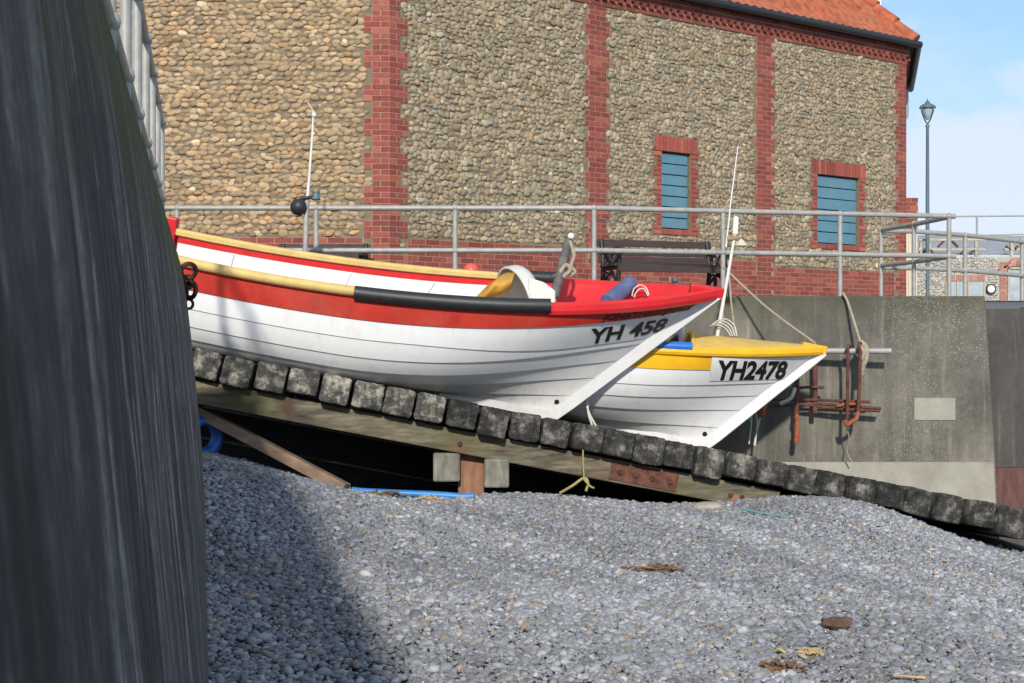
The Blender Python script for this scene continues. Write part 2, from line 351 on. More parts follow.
gx = np.r_[np.linspace(-40,-6,8), np.linspace(-5.5,9,117), np.linspace(10,90,20)]; gy = np.r_[np.linspace(-60,2,20), np.linspace(2.2,17.4,122)]
GX, GY = np.meshgrid(gx, gy)
b = MB(); b.smooth = True; b.grid(np.stack([GX, GY, ground(GX,GY)-.012], -1))
tag(b.build('beach', M['beach']), 'grey shingle beach sloping below the timber slipway', 'beach', kind='structure')

WV = np.array([204-512, F])/F                       # the sea wall runs towards picture x = 204
def wall_x(Y): return WV[0]*Y
def scatter(n, y0, y1, hmin, hmax, sub, name, lift, label):
    Y = np.sqrt(rng.uniform(y0**2, y1**2, n)); k = rng.uniform(-.235, .42, n); X = k*Y
    keep = (X > wall_x(Y)-.02) | (Y > 12.05); X, Y = X[keep], Y[keep]; n = len(X)
    r = np.clip(hmin*np.exp(rng.normal(0,.42,n)), hmin*.5, hmax)
    half = np.c_[r*rng.uniform(.95,1.35,n), r*rng.uniform(.7,1,n), r*rng.uniform(.42,.72,n)]
    a = rng.uniform(0, 2*math.pi, n); tx, ty = rng.normal(0,.3,n), rng.normal(0,.3,n)
    z = np.c_[tx, ty, np.ones(n)]; z /= np.linalg.norm(z,axis=1)[:,None]
    x = np.c_[np.cos(a), np.sin(a), np.zeros(n)]; x -= z*(x*z).sum(1)[:,None]; x /= np.linalg.norm(x,axis=1)[:,None]
    fr = np.stack([x, np.cross(z,x), z], 1)
    pos = np.c_[X, Y, ground(X,Y)+half[:,2]*rng.uniform(.0,.7,n)+lift]
    v = np.clip(rng.lognormal(-1.34,.24,n), .10, .48)
    tint = rng.uniform(0,1,n)[:,None]
    col = v[:,None]*np.where(tint<.74, np.array([.96,1.0,1.07]), np.where(tint<.92, np.array([1.0,1.0,1.0]), np.where(tint<.985, np.array([1.15,1.0,.82]), np.array([1.35,.98,.68]))))
    col = col*(1+.16*np.sin(X*1.7+np.sin(Y*1.1)*1.5)*np.sin(Y*.9+X*.5)+.08*np.sin(5*X+3*Y))[:,None]
    w = rng.uniform(0,1,n) < .012; col[w] = rng.uniform(.40,.52,(w.sum(),1))*np.array([1,.97,.92])
    o = stones(name, M['pebble'], pos, fr, half, np.clip(col,.02,.7), sub, .13, kind='stuff')
    return tag(o, label, 'pebbles')
scatter(56000, 4.8, 9.2, .0113, .036, 2, 'beach_pebbles', 0, 'loose grey and brown pebbles covering the near shingle')
scatter(95000, 9.2, 15.3, .0145, .036, 1, 'beach_pebbles', 0, 'loose blue grey pebbles banked up against the slipway')

# ------------------------------------------------------------------ sea wall on the left (in shade), with rail and chain
YE = 12.0
prof = [(180,262),(182.2,272),(184.6,286),(187.3,304),(190.6,332),(193.6,362),(197.2,398),(200.6,432),(203.2,462),(206.6,513),(211,600)]
def wp(px, py, Y): return np.array([wall_x(Y)+(px-204)*YE/F, Y, (341.5-py)*YE/F])
ys = np.r_[-3, np.linspace(.1, YE, 60)]
G = np.array([[wp(px,py,y) for px,py in prof] for y in ys])
G[1:-1] += np.random.default_rng(2).normal(0,.0015,G[1:-1].shape)
b = MB(); b.smooth = True; b.grid(G)
T0, T1 = wp(180,262,-3), wp(180,262,YE); L = np.array([-14,-3.2,0.])
b.smooth = False
b.quad(T0, T1, T1+L, T0+np.array([-14,0,0]))
ed = [wp(px,py,YE) for px,py in prof]; b.prism(ed+[ed[-1]+L, ed[0]+L], (WV[0]*-.01,-.01,0))
b.build('sea_wall', M['seawall'])
sw = bpy.data.objects['sea_wall']; tag(sw, 'tall dark sea wall in shade with vertical streaks at left edge', 'sea wall')
zt = T1[2]
rl = thing('wall_railing', wp(180,262,9)+np.array([-.15,0,0]), 'grey tubular railing with ball joints along the dark sea wall top', 'railing')
def rp(Y, z): return np.array([wall_x(Y)-.355, Y, z])
pys = np.arange(4.25, 12, 1.09)
for z in (zt+.53, zt+1.16):
    m = MB(); m.tube([rp(y, z) for y in np.linspace(4.2, 11.9, 30)], .026, 12); m.build('rail', M['galv'], rl)
for y in pys:
    m = MB(); m.tube([rp(y, zt-.02), rp(y, zt+.6), rp(y, zt+1.16)], .027, 12); p_ = m.build('post', M['galv'], rl)
    for z_ in (zt+.53, zt+1.16): m = MB(); m.ball(rp(y, z_), .044); m.build('ball_joint', M['galv'], p_)
b = MB()
def ring(m, c, R, r, ax1, ax2):
    a = np.linspace(0, 2*math.pi, 25); m.tube([np.array(c)+R*(np.cos(t)*np.array(ax1)+np.sin(t)*np.array(ax2)) for t in a], r, 8, cap=False)
ring(b, at(188.5,271,11.96), .062, .02, (1,0,0), (0,.2,1)); ring(b, at(190.5,290,11.93), .066, .021, (.8,-.6,0), (0,.1,1))
ring(b, at(188,282,11.97), .05, .019, (.5,.85,0), (0,0,1)); ring(b, at(188.5,304,11.95), .04, .013, (.8,.6,0), (0,0,1)); ring(b, at(186,295,11.98), .05, .018, (.3,-.9,0), (.1,0,1))
tag(b.build('mooring_chain', M['rust_dark']), 'rusty iron chain rings hanging at the end of the sea wall', 'chain')

# ------------------------------------------------------------------ slipway
def front(px, dy=0):                                 # a point of the slipway's front top edge
    k = (px-512)/F; X = 14.4*k/(1-.1*k); return at(px, 349+.193*(px-195)+dy, 14.4+.1*X)
A0, A1 = front(130), front(1040)
e1 = (A1-A0)/np.linalg.norm(A1-A0)                   # down the slope
e2 = np.array([-.1, 1, 0]); e2 /= np.linalg.norm(e2); e2 = e2+np.array([0,0,-.075]); e2 /= np.linalg.norm(e2)   # inwards
e3 = np.cross(e1, e2); e3 /= np.linalg.norm(e3)
if e3[2] < 0: e3 = -e3
slip = thing('slipway', front(600)-e3*.5, 'sloping slipway of black timber sleepers on a wooden beam above the shingle', 'slipway')
pitch = .325; s0 = np.dot(front(192)-A0, e1)-pitch*2; nS = int((np.dot(A1-A0, e1)-s0)/pitch)+2
r2 = np.random.default_rng(5)
for i in range(nS):
    w = .292+r2.normal(0,.010); h = .272+r2.normal(0,.016); ln = 2.0 - .0*i
    c0 = A0+e1*(s0+i*pitch+pitch/2)+e2*(r2.normal(0,.03))+e3*r2.normal(0,.006)+e1*r2.normal(0,.006)
    bm = bmesh.new(); n = 7
    # rounded end section, lumpy
    tt = np.linspace(0, 2*math.pi, 45)[:-1]+.01; sec = []
    for t in tt:
        cx, cz = np.cos(t), np.sin(t); q = (abs(cx)**24+abs(cz)**24)**(-1/24)
        sec.append((cx*q*w/2, cz*q*h/2-h/2))
    sec = np.array(sec); sec += r2.normal(0,.0022,sec.shape); sec += np.clip(np.sin(3*tt+r2.uniform(0,6))[:,None]*sec,-.1,.1)*.02*r2.uniform(0,1)
    rot = r2.normal(0,.03); R = np.array([[math.cos(rot),-math.sin(rot)],[math.sin(rot),math.cos(rot)]]); sec = sec@R.T
    m = MB(); m.smooth = True; rings = []
    for d, k in ((0.0,.5),(.0,.85),(.002,.98),(.008,1.0),(.3,1.0),(ln,1.0)):
        ctr = np.array([0,-h/2]); ss = ctr+(sec-ctr)*k
        rings.append([c0+e1*x+e3*z+e2*(d+(r2.normal(0,.003) if d<.1 else 0)) for x,z in ss])
    m.grid(np.array(rings), tuple([r2.uniform(.3,1.0) if i > 9 else r2.uniform(1.1,1.9)]*3) if True else None, True)
    m.add(rings[0], [tuple(range(44))[::-1]], (1,1,1) if i>9 else (1.5,1.5,1.4)); m.build('sleeper', M['sleeper'], slip)
def along(px): return np.dot(front(px)-A0, e1)
def bar(m, sA, sB, d, z0, z1, th, col=None):
    c = A0+e1*(sA+sB)/2+e2*(d+th/2)+e3*(z0+z1)/2; m.box(c, ((sB-sA)/2, th/2, (z1-z0)/2), (e1,e2,e3), col); return m
m = MB(); bar(m, along(130)-.4, along(790), .17, -.525, -.29, .16); m.build('beam', M['beam'], slip, bevel=.012)
m = MB(); bar(m, along(130), along(800), 1.3, -.53, -.29, .2); m.build('beam', M['beam'], slip)
m = MB(); bar(m, along(620), along(688), .155, -.50, -.315, .012); pl = m.build('steel_plate', M['rust'], slip, bevel=.003)
for px in (630,645,662,680):
    m = MB(); c = A0+e1*along(px)+e2*.15+e3*(-.41); m.tube([c+e2*.01, c-e2*.02], .03, 6); m.build('bolt', M['rust_dark'], pl)
m = MB(); bar(m, along(742), along(800), .15, -.53, -.42, .018); m.build('timber_cover', M['post_wood'], slip, bevel=.004)
for px in (469, 742, 753):
    m = MB(); c = A0+e1*along(px)+e2*.165+e3*(-.43); m.tube([c+e2*.01, c-e2*.018], .028, 6); m.build('bolt', M['rust_dark'], slip)
m = MB(); yB = 14.62
def vbox(m, x0, x1, y0, y1, Y, th):
    a, c = at(x0,y1,Y), at(x1,y0,Y); m.box(((a[0]+c[0])/2, Y+th/2, (a[2]+c[2])/2), ((c[0]-a[0])/2, th/2, (c[2]-a[2])/2)); return m
vbox(m, 458, 484, 450, 520, 14.66, .22); m.build('support_post', M['post_wood'], slip, bevel=.01)
m = MB(); vbox(m, 433, 460, 453, 482, 14.5, 1.6); m.build('cross_timber', M['grey_wood'], slip, bevel=.02)
m = MB(); vbox(m, 484, 509, 459, 488, 14.46, 1.6); m.build('cross_timber', M['grey_wood'], slip, bevel=.02)
for k in range(4):
    m = MB(); bar(m, along(130)-.4, along(800), 1.75+.02*(k%2), -.86-.34*k, -.54-.34*k, .05); m.build('added_shade_board', M['shade_black'], slip)  # backing boards added to darken the gap beneath the slipway
# loose things under the slipway
m = MB(); a, c = at(192,408,14.6), at(346,489,14.15); d = (c-a)/np.linalg.norm(c-a); up = np.cross(d, (0,1,0)); up /= np.linalg.norm(up); up *= np.sign(up[2]); sd = np.cross(d, up)
m.box((a+c)/2, (np.linalg.norm(c-a)/2, .09, .055), (d, sd, up)); tag(m.build('timber_plank', M['timber'], bevel=.008), 'long pale timber leaning down to the shingle under the slipway', 'plank')
m = MB(); pp = path([at(352,491,14.2)+[0,0,.0], at(395,493,14.18), at(440,495,14.16), at(474,498,14.14)])
for q in pp: q[2] = max(q[2], float(ground(q[0],q[1]))+.025)
m.tube(pp, .035, 12); tag(m.build('water_pipe', M['pipe_blue']), 'straight bright blue pipe lying on the shingle beneath the beam', 'pipe')
m = MB(); cc = at(204,437,14.5); ring(m, cc, .17, .055, (.75,.66,0), (0,0,1)); ring(m, cc+[-.05,.12,0], .165, .05, (.75,.66,0), (0,0,1))
tag(m.build('hose_coil', M['blue']), 'blue coil of hose just past the end of the sea wall', 'hose')
m = MB(); m.tube(path([at(560,493,14.35), at(572,486,14.3), at(584,478,14.32), at(588,483,14.3), at(586,491,14.3)]), .014, 8); m.tube(path([at(584,479,14.32), at(583,462,14.4), at(583,450,14.45)]), .008, 6)
m.tube(path([at(583,478,14.3), at(590,486,14.28), at(594,488,14.3)]), .011, 8)
tag(m.build('frayed_rope', M['rope_yellow']), 'frayed yellow rope hanging from the beam onto the shingle', 'rope')
def scrub(name, px, py, Y, n, r, mat, label, cat, ln=.14):
    m = MB(); g = np.random.default_rng(int(px)); c = at(px, py, Y); c[2] = float(ground(c[0],c[1]))+.018
    for _ in range(n):
        p0 = c+g.normal(0,1,3)*[r,r*.6,.012]; a = g.uniform(0,6.3); l = ln*g.uniform(.4,1)
        p = [p0+np.array([math.cos(a)*t*l+g.normal(0,.012), math.sin(a)*t*l, abs(g.normal(0,.010))*math.cos(3*t)]) for t in (-.5,0,.5)]
        m.tube(path(p,3), g.uniform(.004,.009), 5)
    return tag(m.build(name, mat), label, cat, 'seaweed clumps on the shingle' if cat == 'seaweed' else None)
scrub('seaweed_clump', 372,497,13.9, 60,.14, M['weed'], 'brown dried seaweed clump in front of the blue pipe, left end', 'seaweed')
scrub('seaweed_clump', 428,498,13.9, 60,.12, M['straw'], 'straw coloured clump in front of the blue pipe near the post', 'seaweed')
scrub('seaweed_clump', 658,557,9.9, 70,.10, M['weed'], 'orange brown weed clump on open sunny shingle below the rusty plate', 'seaweed', .08)
scrub('seaweed_clump', 780,668,6.9, 45,.05, M['weed'], 'small brown weed clump on shingle at the bottom edge', 'seaweed', .06)
scrub('seaweed_clump', 808,645,7.3, 40,.04, M['straw'], 'thin tan weed strands on the shingle below the driftwood', 'seaweed', .07)
scrub('fishing_twine', 375,487,14.1, 24,.12, M['rope_cyan'], 'green turquoise fishing twine scraps beside the leaning plank', 'twine', .2)
m = MB(); pp = path([at(745,517,13.6), at(762,520,13.4), at(790,523,13.2)])
for q in pp: q[2] = float(ground(q[0],q[1]))+.035
m.tube(pp, .008, 6); tag(m.build('fishing_twine', M['rope_cyan']), 'single pale turquoise cord lying on shingle beside the boulder', 'twine')
def rock(name, px, py, Y, hx, hy, hz, mat, label, cat, sub=3, amt=.18, rot=0):
    T, Fc = lumps(sub, 1, amt); c = at(px,py,Y); c[2] = float(ground(c[0],c[1]))+hz*.45
    V = T[0]*[hx,hy,hz]; ca, sa = math.cos(rot), math.sin(rot)
    V = np.c_[V[:,0]*ca-V[:,2]*sa, V[:,1], V[:,0]*sa+V[:,2]*ca]
    m = MB(); m.smooth = True; m.add(V+c, [tuple(f) for f in Fc]); return tag(m.build(name, mat), label, cat)
rock('boulder', 707, 510, 14.0, .17, .14, .065, M['stone'], 'pale flat boulder half buried beside the lower beam end', 'boulder')
m = MB(); c = at(837,624,8.0); c[2] = float(ground(c[0],c[1]))+.05
g = np.random.default_rng(4); secs = []
for i, x in enumerate(np.linspace(-.085,.075,7)):
    k = (.55 if i == 0 else .8 if i == 1 else 1.0 if i < 6 else .85)
    secs.append([c+np.array([x+.01*math.sin(j), .055*k*math.cos(j*math.pi/4+.4), .034*k*math.sin(j*math.pi/4+.4)-.06*x])+g.normal(0,.0035,3) for j in range(8)])
m.grid(np.array(secs), None, True); m.add(secs[0],[tuple(range(8))]); m.add(secs[-1],[tuple(range(8))])
tag(m.build('driftwood', M['drift']), 'dark brown driftwood block lying alone on the sunny shingle', 'driftwood')
m = MB(); pp = [at(x,y,6.9) for x,y in ((893,664),(908,661),(925,659))]
for q in pp: q[2] = float(ground(q[0],q[1]))+.04
m.tube(path(pp), [.007]*17, 6); tag(m.build('straw_stick', M['straw']), 'pale straw stick on shingle in the bottom right corner', 'stick')

# ------------------------------------------------------------------ boats
def smooth(a,b,t):
    q = np.clip((t-a)/(b-a),0,1); return q*q*(3-2*q)
class Boat:
    def __init__(s, **p): s.p = p
    def local(s, t, u, side, dy=0.0, dz=0.0, out=0.0):
        p = s.p; t, u = np.broadcast_arrays(np.asarray(t,float), np.asarray(u,float)); tm = .45
        def raw(t,u):
            B = np.where(t<tm, 1-(1-p['bt'])*((tm-t)/tm)**2, 1-np.clip((t-tm)/(1-tm),0,1)**p['pb'])*p['Bm']
            h = p['h0']*(1-t)*(1-2*t)+4*p['hm']*t*(1-t)+p['Hb']*t*(2*t-1)
            w = smooth(.4,1,t); pp = p['p0']*(1-w)+1.1*w; qq = p['q0']*(1-w)+1.0*w
            return np.stack([-p['Ls']+t*(p['Ls']+p['Lst']*u), side*B*(1-(1-u)**pp), h*u**qq], -1)
        P = raw(t,u)
        if out is not None and np.any(out):
            e = 1e-3; t1 = np.clip(t,e,1-2*e); u1 = np.clip(u,e,1-2*e)
            du = raw(t1,u1+e)-raw(t1,u1-e); dt = raw(t1+e,u1)-raw(t1-e,u1)
            n = np.cross(dt,du)*side; n /= np.linalg.norm(n,axis=-1)[...,None]+1e-12
            n *= np.sign((n*np.array([0,side,0])).sum(-1))[...,None]
            P = P+n*np.asarray(out)[...,None] if np.ndim(out) else P+n*out
        P = P+np.array([0,dy*side,dz]); return P
    def W(s, P):
        p = s.p; P = np.asarray(P,float); x,y,z = P[...,0],P[...,1],P[...,2]
        c,q = np.cos(p['heel']),np.sin(p['heel']); y,z = y*c-z*q,y*q+z*c
        c,q = np.cos(p['pitch']),np.sin(p['pitch']); x,z = x*c+z*q,-x*q+z*c
        c,q = np.cos(p['yaw']),np.sin(p['yaw']); x,y = x*c+y*q,-x*q+y*c
        return np.stack([x+p['X'],y+p['Y'],z+p['Z']],-1)
    def P(s, t, u, side, **k): return s.W(s.local(t,u,side,**k))
    def inv(s, px, py, side=-1):
        T,U = np.meshgrid(np.linspace(0,1,401), np.linspace(.02,1,393), indexing='ij')
        w = s.P(T,U,side); d = (512+F*w[...,0]/w[...,1]-px)**2+(341.5-F*w[...,2]/w[...,1]-py)**2
        i = np.unravel_index(d.argmin(), d.shape); return T[i], U[i]
    def tsheer(s, px, side=-1):
        t = np.linspace(0,1,801); w = s.P(t,1.0,side); return t[np.abs(512+F*w[:,0]/w[:,1]-px).argmin()]
def strake(m, B, u0, u1, side, t0=0., t1=1., lap=.013, nu=5, nt=70):
    t = np.linspace(t0,t1,nt); u = np.linspace(u0,u1,nu)
    T,U = np.meshgrid(t,u,indexing='ij'); fade = np.clip((1-T)/.05,0,1)
    off = lap*(u1-U)/(u1-u0)*fade
    wf = getattr(B,'warp',None); U = wf(U,T) if wf else U; ul = wf(np.full(nt,u0),t) if wf else np.full(nt,u0)
    m.smooth = True; m.grid(B.P(T,U,side,out=off)); m.smooth = False
    m.grid(np.stack([B.P(t,ul,side,out=lap*np.clip((1-t)/.05,0,1)), B.P(t,ul,side,out=np.full(nt,-.004))],1))
def text_on(B, txt, quad, mat, name, parent, bold=0.0, shear=0.0, edges=None, out=.005, side=-1):
    cu = bpy.data.curves.new(name,'FONT'); cu.body = txt; cu.size = 1; cu.offset = bold; cu.shear = shear; cu.resolution_u = 4
    o = bpy.data.objects.new('tmp', cu); C.objects.link(o); bpy.context.view_layer.update()
    me = bpy.data.meshes.new_from_object(o.evaluated_get(bpy.context.evaluated_depsgraph_get()))
    bpy.data.objects.remove(o)
    bm = bmesh.new(); bm.from_mesh(me); bmesh.ops.triangulate(bm, faces=bm.faces)
    for _ in range(6):
        L_ = [e for e in bm.edges if e.calc_length() > .05]
        if not L_: break
        bmesh.ops.subdivide_edges(bm, edges=L_, cuts=1); bmesh.ops.triangulate(bm, faces=bm.faces)
    V = np.array([v.co for v in bm.verts]); Fc = [tuple(v.index for v in f.verts) for f in bm.faces]; bm.free()
    lo, hi = V.min(0), V.max(0); a = (V[:,0]-lo[0])/(hi[0]-lo[0]); b_ = (V[:,1]-lo[1])/(hi[1]-lo[1])
    q = np.array([B.inv(*c) for c in quad])            # bl, br, tr, tl -> surface parameters
    tu = (q[0]*((1-a)*(1-b_))[:,None]+q[1]*(a*(1-b_))[:,None]+q[2]*(a*b_)[:,None]+q[3]*((1-a)*b_)[:,None])
    off = np.full(len(V), out)
    if edges:
        for u0, u1, lap in edges:
            k = (tu[:,1]>=u0)&(tu[:,1]<u1); off[k] += lap*(u1-tu[k,1])/(u1-u0)*np.clip((1-tu[k,0])/.05,0,1)
            k = (tu[:,1]>=u0-.008)&(tu[:,1]<u0); off[k] += lap*np.clip((1-tu[k,0])/.05,0,1)
    m = MB(); m.add(B.P(tu[:,0],tu[:,1],side,out=off), Fc); return m.build(name, mat, parent)
def rail_tube(m, B, t0, t1, side, r, n=40, du=0, out=0.0, flat=1.0):
    t = np.linspace(t0,t1,n); m.tube(B.P(t,1.0,side,dz=du,dy=out), r, 14)
def stem(B, name, mat, root, w=.045, deep=.10, t_low=0.0):
    p = B.p; m = MB(); th = math.atan2(p['Hb'], p['Lst']); pts = []
    xs = [(-1.2,0),(-.35,0),(-.1,0),(-.02,.008)]+[(p['Lst']*k,p['Hb']*k) for k in (.03,.1,.3,.5,.7,.9,.985)]
    sec = []
    for i,(x,z) in enumerate(xs):
        f = 1 if x > 0 else .0; nx, nz = (math.sin(th), -math.cos(th)) if x > 0 else (0,-1)
        if -.03 < x < .05: nx, nz = math.sin(th*.5), -math.cos(th*.5)
        d = deep if x > -.2 else deep*.5; ww = w
        sec.append([(x-nx*.05,-ww*1.3,z-nz*.05),(x+nx*d*.9,-ww*.7,z+nz*d*.9),(x+nx*d,-ww*.4,z+nz*d),(x+nx*d,ww*.4,z+nz*d),(x+nx*d*.9,ww*.7,z+nz*d*.9),(x-nx*.05,ww*1.3,z-nz*.05)])
    G = B.W(np.array(sec)); m.grid(G); m.add(G[-1],[tuple(range(6))]); m.add(G[0],[tuple(range(6))[::-1]])
    return m.build(name, mat, root, bevel=0)
def hull(B, root, edges, mats, ts=1.0, bott=.36):
    """lapped strakes, white topsides and bottom; sheer strake is another part"""
    m = MB(); m2 = MB()
    for i in range(len(edges)-2):
        for side in (-1,1):
            strake(m2 if edges[i+1] <= bott+.02 else m, B, edges[i], edges[i+1], side, lap=.013 if i else .002, nu=7 if i < 2 else 4)
    # transom
    u = np.linspace(0,1,20); g = np.stack([B.P(np.zeros(20),u,-1), B.P(np.zeros(20),u,1)],1); m.grid(g)
    h = m.build('hull', M['white'], root, recalc=False); m2.build('hull_bottom', M['bottom'], root, recalc=False)
    # inside skin
    mi = MB(); mi.smooth = True
    for side in (-1,1):
        T,U = np.meshgrid(np.linspace(.01,.97,60), np.linspace(.12,.95,10), indexing='ij'); mi.grid(B.P(T,U,side,out=np.full(T.shape,-.03)))
    mi.build('inner_planking', M['white'], root, recalc=False)
    mi = MB()
    T = np.linspace(.01,.9,30); g = np.stack([B.P(T,np.full(30,.34),-1,out=np.full(30,-.03)), B.P(T,np.full(30,.34),1,out=np.full(30,-.03))],1); mi.grid(g)
    mi.build('floor_boards', M['grey_wood'], root)
    for side in (-1,1):
        mi = MB(); mi.smooth = True; T,U = np.meshgrid(np.linspace(.01,.975,60), np.linspace(.945,.995,4), indexing='ij'); mi.grid(B.P(T,U,side,out=np.full(T.shape,-.035)))
        mi.build('inner_rail', mats['inner'], root, recalc=False)
    return h
B1 = Boat(Ls=4.4086,Lst=1.438,Hb=1.6398,h0=1.0186,hm=1.1168,Bm=.9243,bt=.8335,pb=3.1467,p0=2.8093,q0=1.7991,heel=.1935,pitch=.1917,yaw=.0011,X=.4192,Y=14.9677,Z=-.7712)
B1.warp = lambda u,t: u-.092*np.clip(1-np.abs(u-.7228)/.1275,0,1)*smooth(.5,.88,t)   # the second plank widens towards the bow
r1 = thing('fishing_boat', B1.W([-1.5,0,0]), 'white clinker fishing boat with red band, lettered YH 458, nearest on slipway', 'boat', 'fishing boats on the slipway')
ED1 = [0,.15,.30,.4397,.5786,.7228,.8503,1]
hull(B1, r1, ED1, dict(inner=M['red']), bott=.30)
tb = B1.tsheer(463); 
for side in (-1,1):
    m = MB(); strake(m, B1, .8503, 1, side, nu=6, lap=.016); m.build('sheer_strake', M['red_band'], r1, recalc=False)
ty, tk = B1.tsheer(355), B1.tsheer(550)
m = MB(); rail_tube(m, B1, 0, ty, -1, .052, du=.01, out=.02); m.build('rope_fender', M['yellow_rail'], r1)
m = MB(); rail_tube(m, B1, ty, tk, -1, .072, du=-.005, out=.02); m.build('rubber_fender', M['black_rubber'], r1)
def flat_rail(B, t0, t1, side, w, hgt, mat, root, name, n=40, drop=.0):
    t = np.linspace(t0,t1,n); P = B.local(t,1.0,side); m = MB(); rows = []
    wi = np.minimum(w, np.maximum(np.abs(P[:,1])-.004, .003))
    for q,pp in enumerate(P):
        y = pp[1]; s_ = side
        o = .03; i = wi[q]
        prof_ = [(o,-hgt+.015),(o+.012,-hgt*.5),(o+.006,.0),(o-.02,.022),(-i+.02,.022),(-i,.0),(-i,-hgt*.6),(0,-hgt)]
        rows.append([(pp[0],y+s_*a,pp[2]+z+drop) for a,z in prof_])
    G = B.W(np.array(rows)); m.smooth = False; m.grid(G, None, True); m.add(G[0],[tuple(range(8))]); m.add(G[-1],[tuple(range(8))]); return m.build(name, mat, root)
flat_rail(B1, tk, .998, -1, .05, .11, M['red'], r1, 'gunwale'); flat_rail(B1, 0, tk, -1, .06, .05, M['red'], r1, 'gunwale', drop=-.01)
tf = B1.tsheer(497, 1)
flat_rail(B1, tf, .998, 1, .05, .09, M['red'], r1, 'gunwale')
flat_rail(B1, 0, tf, 1, .07, .07, M['yellow_rail'], r1, 'gunwale', drop=.03)
m = MB(); m.smooth = True
for side in (-1,1):                                   # red inside face of the bow
    T,U = np.meshgrid(np.linspace(B1.tsheer(556,1),.972,30), np.linspace(.80,.99,8), indexing='ij'); m.grid(B1.P(T,U,side,out=np.full(T.shape,-.042)))
m.build('bow_lining', M['red'], r1, recalc=False)
m = MB(); t0_, t1_ = B1.tsheer(528,1), B1.tsheer(556,1); rail_tube(m, B1, t0_, t1_, 1, .07, 10, du=.02); m.build('rubber_fender', M['black_rubber'], r1)
stem(B1, 'stem_post', M['white'], r1, .04, .085)
m = MB()                                              # bow cap joining both gunwales
p = B1.p; tip = np.array([p['Lst'],0,p['Hb']])
m.prism([B1.W(tip+np.array(q)) for q in ((-.30,-.10,-.09),(-.30,.10,-.09),(-.05,.055,-.09),(.05,.03,-.08),(.05,-.03,-.08),(-.05,-.055,-.09))], B1.W(tip+np.array([0,0,.10]))-B1.W(tip))
m.build('bow_cap', M['red'], r1, bevel=.012)
for t in (.115,.34,.50,.62):                               # frames inside the far side
    m = MB(); u = np.linspace(.34,.94,8); pts = B1.P(np.full(8,t),u,1,out=np.full(8,-.036)); m.tube(pts, .02, 6); m.build('rib', M['white'], r1)
m = MB(); q = B1.p; 
y0 = B1.local(0,1.0,1)[1]
m.box(B1.W([-q['Ls']-.02,y0-.03,B1.local(0,1.0,1)[2]-.08]), (.05,.06,.24), (B1.W([1,0,0])-B1.W([0,0,0]), B1.W([0,1,0])-B1.W([0,0,0]), B1.W([0,0,1])-B1.W([0,0,0])))
m.build('quarter_post', M['red'], r1, bevel=.008)
def hole(B, px, py, root):
    t,u = B.inv(px,py); c = B.P(t,u,-1,out=.0); n = B.P(t,u,-1,out=.02)-c; n /= np.linalg.norm(n); m = MB(); m.tube([c-n*.01, c+n*.006], .027, 14); m.build('drain_hole', M['ink'], root)
hole(B1, 557, 402, r1)
text_on(B1, 'YH 458', [(591.5,343.5),(665.5,332.8),(668.5,317.5),(591,328)], M['ink'], 'registration_number', r1, .030, .22, [(.6208,.8503,.013)])
text_on(B1, 'JONATHAN JAMES', [(600.5,321.8),(690,310.5),(691.5,303.5),(603,313.4)], M['name_ink'], 'name_lettering', r1, .014, .2, [(.8503,1.01,.016)])
# spray hood, post and roller on board
def bl(B, px, side, inset, dz=0): t = B.tsheer(px, side); P = B.local(t,1.0,side); return P+np.array([0,-side*inset,dz])
ctr = at(515,303,14.95)
ca_, sa_ = math.cos(.5), math.sin(.5)                   # the hood's mouth is turned a little towards the near side
def hp(x,y,z): return ctr+np.array([x*ca_-y*sa_, x*sa_+y*ca_, z])
m = MB(); m.smooth = True
for k in (1.0, .95):
    m.grid(np.array([[hp(k*.25*math.cos(a)*math.sin(bb), -k*.34*math.cos(bb), k*.40*math.sin(a)*math.sin(bb)) for bb in np.linspace(0,math.pi,22)] for a in np.linspace(.0,2.0,16)]))
m.build('spray_hood', M['grp'], r1, recalc=False)
m = MB(); m.tube([hp(.25*math.cos(2.0)*math.sin(bb), -.345*math.cos(bb), .405*math.sin(2.0)*math.sin(bb)) for bb in np.linspace(0,math.pi,22)], .016, 8); m.build('hood_rim', M['grp'], r1)
m = MB(); a_ = at(528,306,14.9); m.prism([a_+[0,-.25,0], a_+[.28,-.25,0], a_+[.28,-.25,.15], a_+[.16,-.25,.24], a_+[0,-.25,.29]], (0,.6,0)); m.build('cuddy_side', M['grp'], r1, bevel=.015)
m = MB(); q0 = at(554,297,14.75); q1 = at(569,240,14.95)
m.tube([q0, (q0+q1)/2, q1], [.05,.052,.045], 8); m.tube([q0*.65+q1*.35+[-.08,-.02,0], q0*.6+q1*.4+[.09,.02,.02]], .022, 8); sp = m.build('bollard_post', M['dark_post'], r1)
m = MB(); m.tube(path([at(570,241,14.9), at(574,255,14.85), at(571,266,14.85), at(575,272,14.85), at(569,276,14.85)]), .02, 8); m.tube(path([at(560,272,14.8), at(566,265,14.8), at(570,270,14.8), at(563,277,14.8)]), .022, 8)
m.build('rope_hank', M['rope'], sp)
m = MB(); m.ball(at(571,236,14.9), .035); m.build('white_block', M['white'], sp)
m = MB(); q0, q1 = at(607,302,14.75), at(631,283,15.1); m.tube([q0, (q0+q1)/2, q1], .082, 16); tag(m.build('roller_fender', M['blue_fender']), 'faded blue cylindrical fender lying across the red bow of boat YH 458', 'fender')
m = MB(); m.tube(path([at(632,296,14.95), at(634,289,14.95), at(640,285,14.95), at(646,288,14.95), at(649,295,14.9)]), .008, 6); m.tube(path([at(634,297,14.93), at(638,290,14.93), at(644,289,14.93), at(648,296,14.9)]), .007, 6); tag(m.build('cord_coil', M['rope_white']), 'small white cord coil beside the blue fender in the red bow', 'cord')
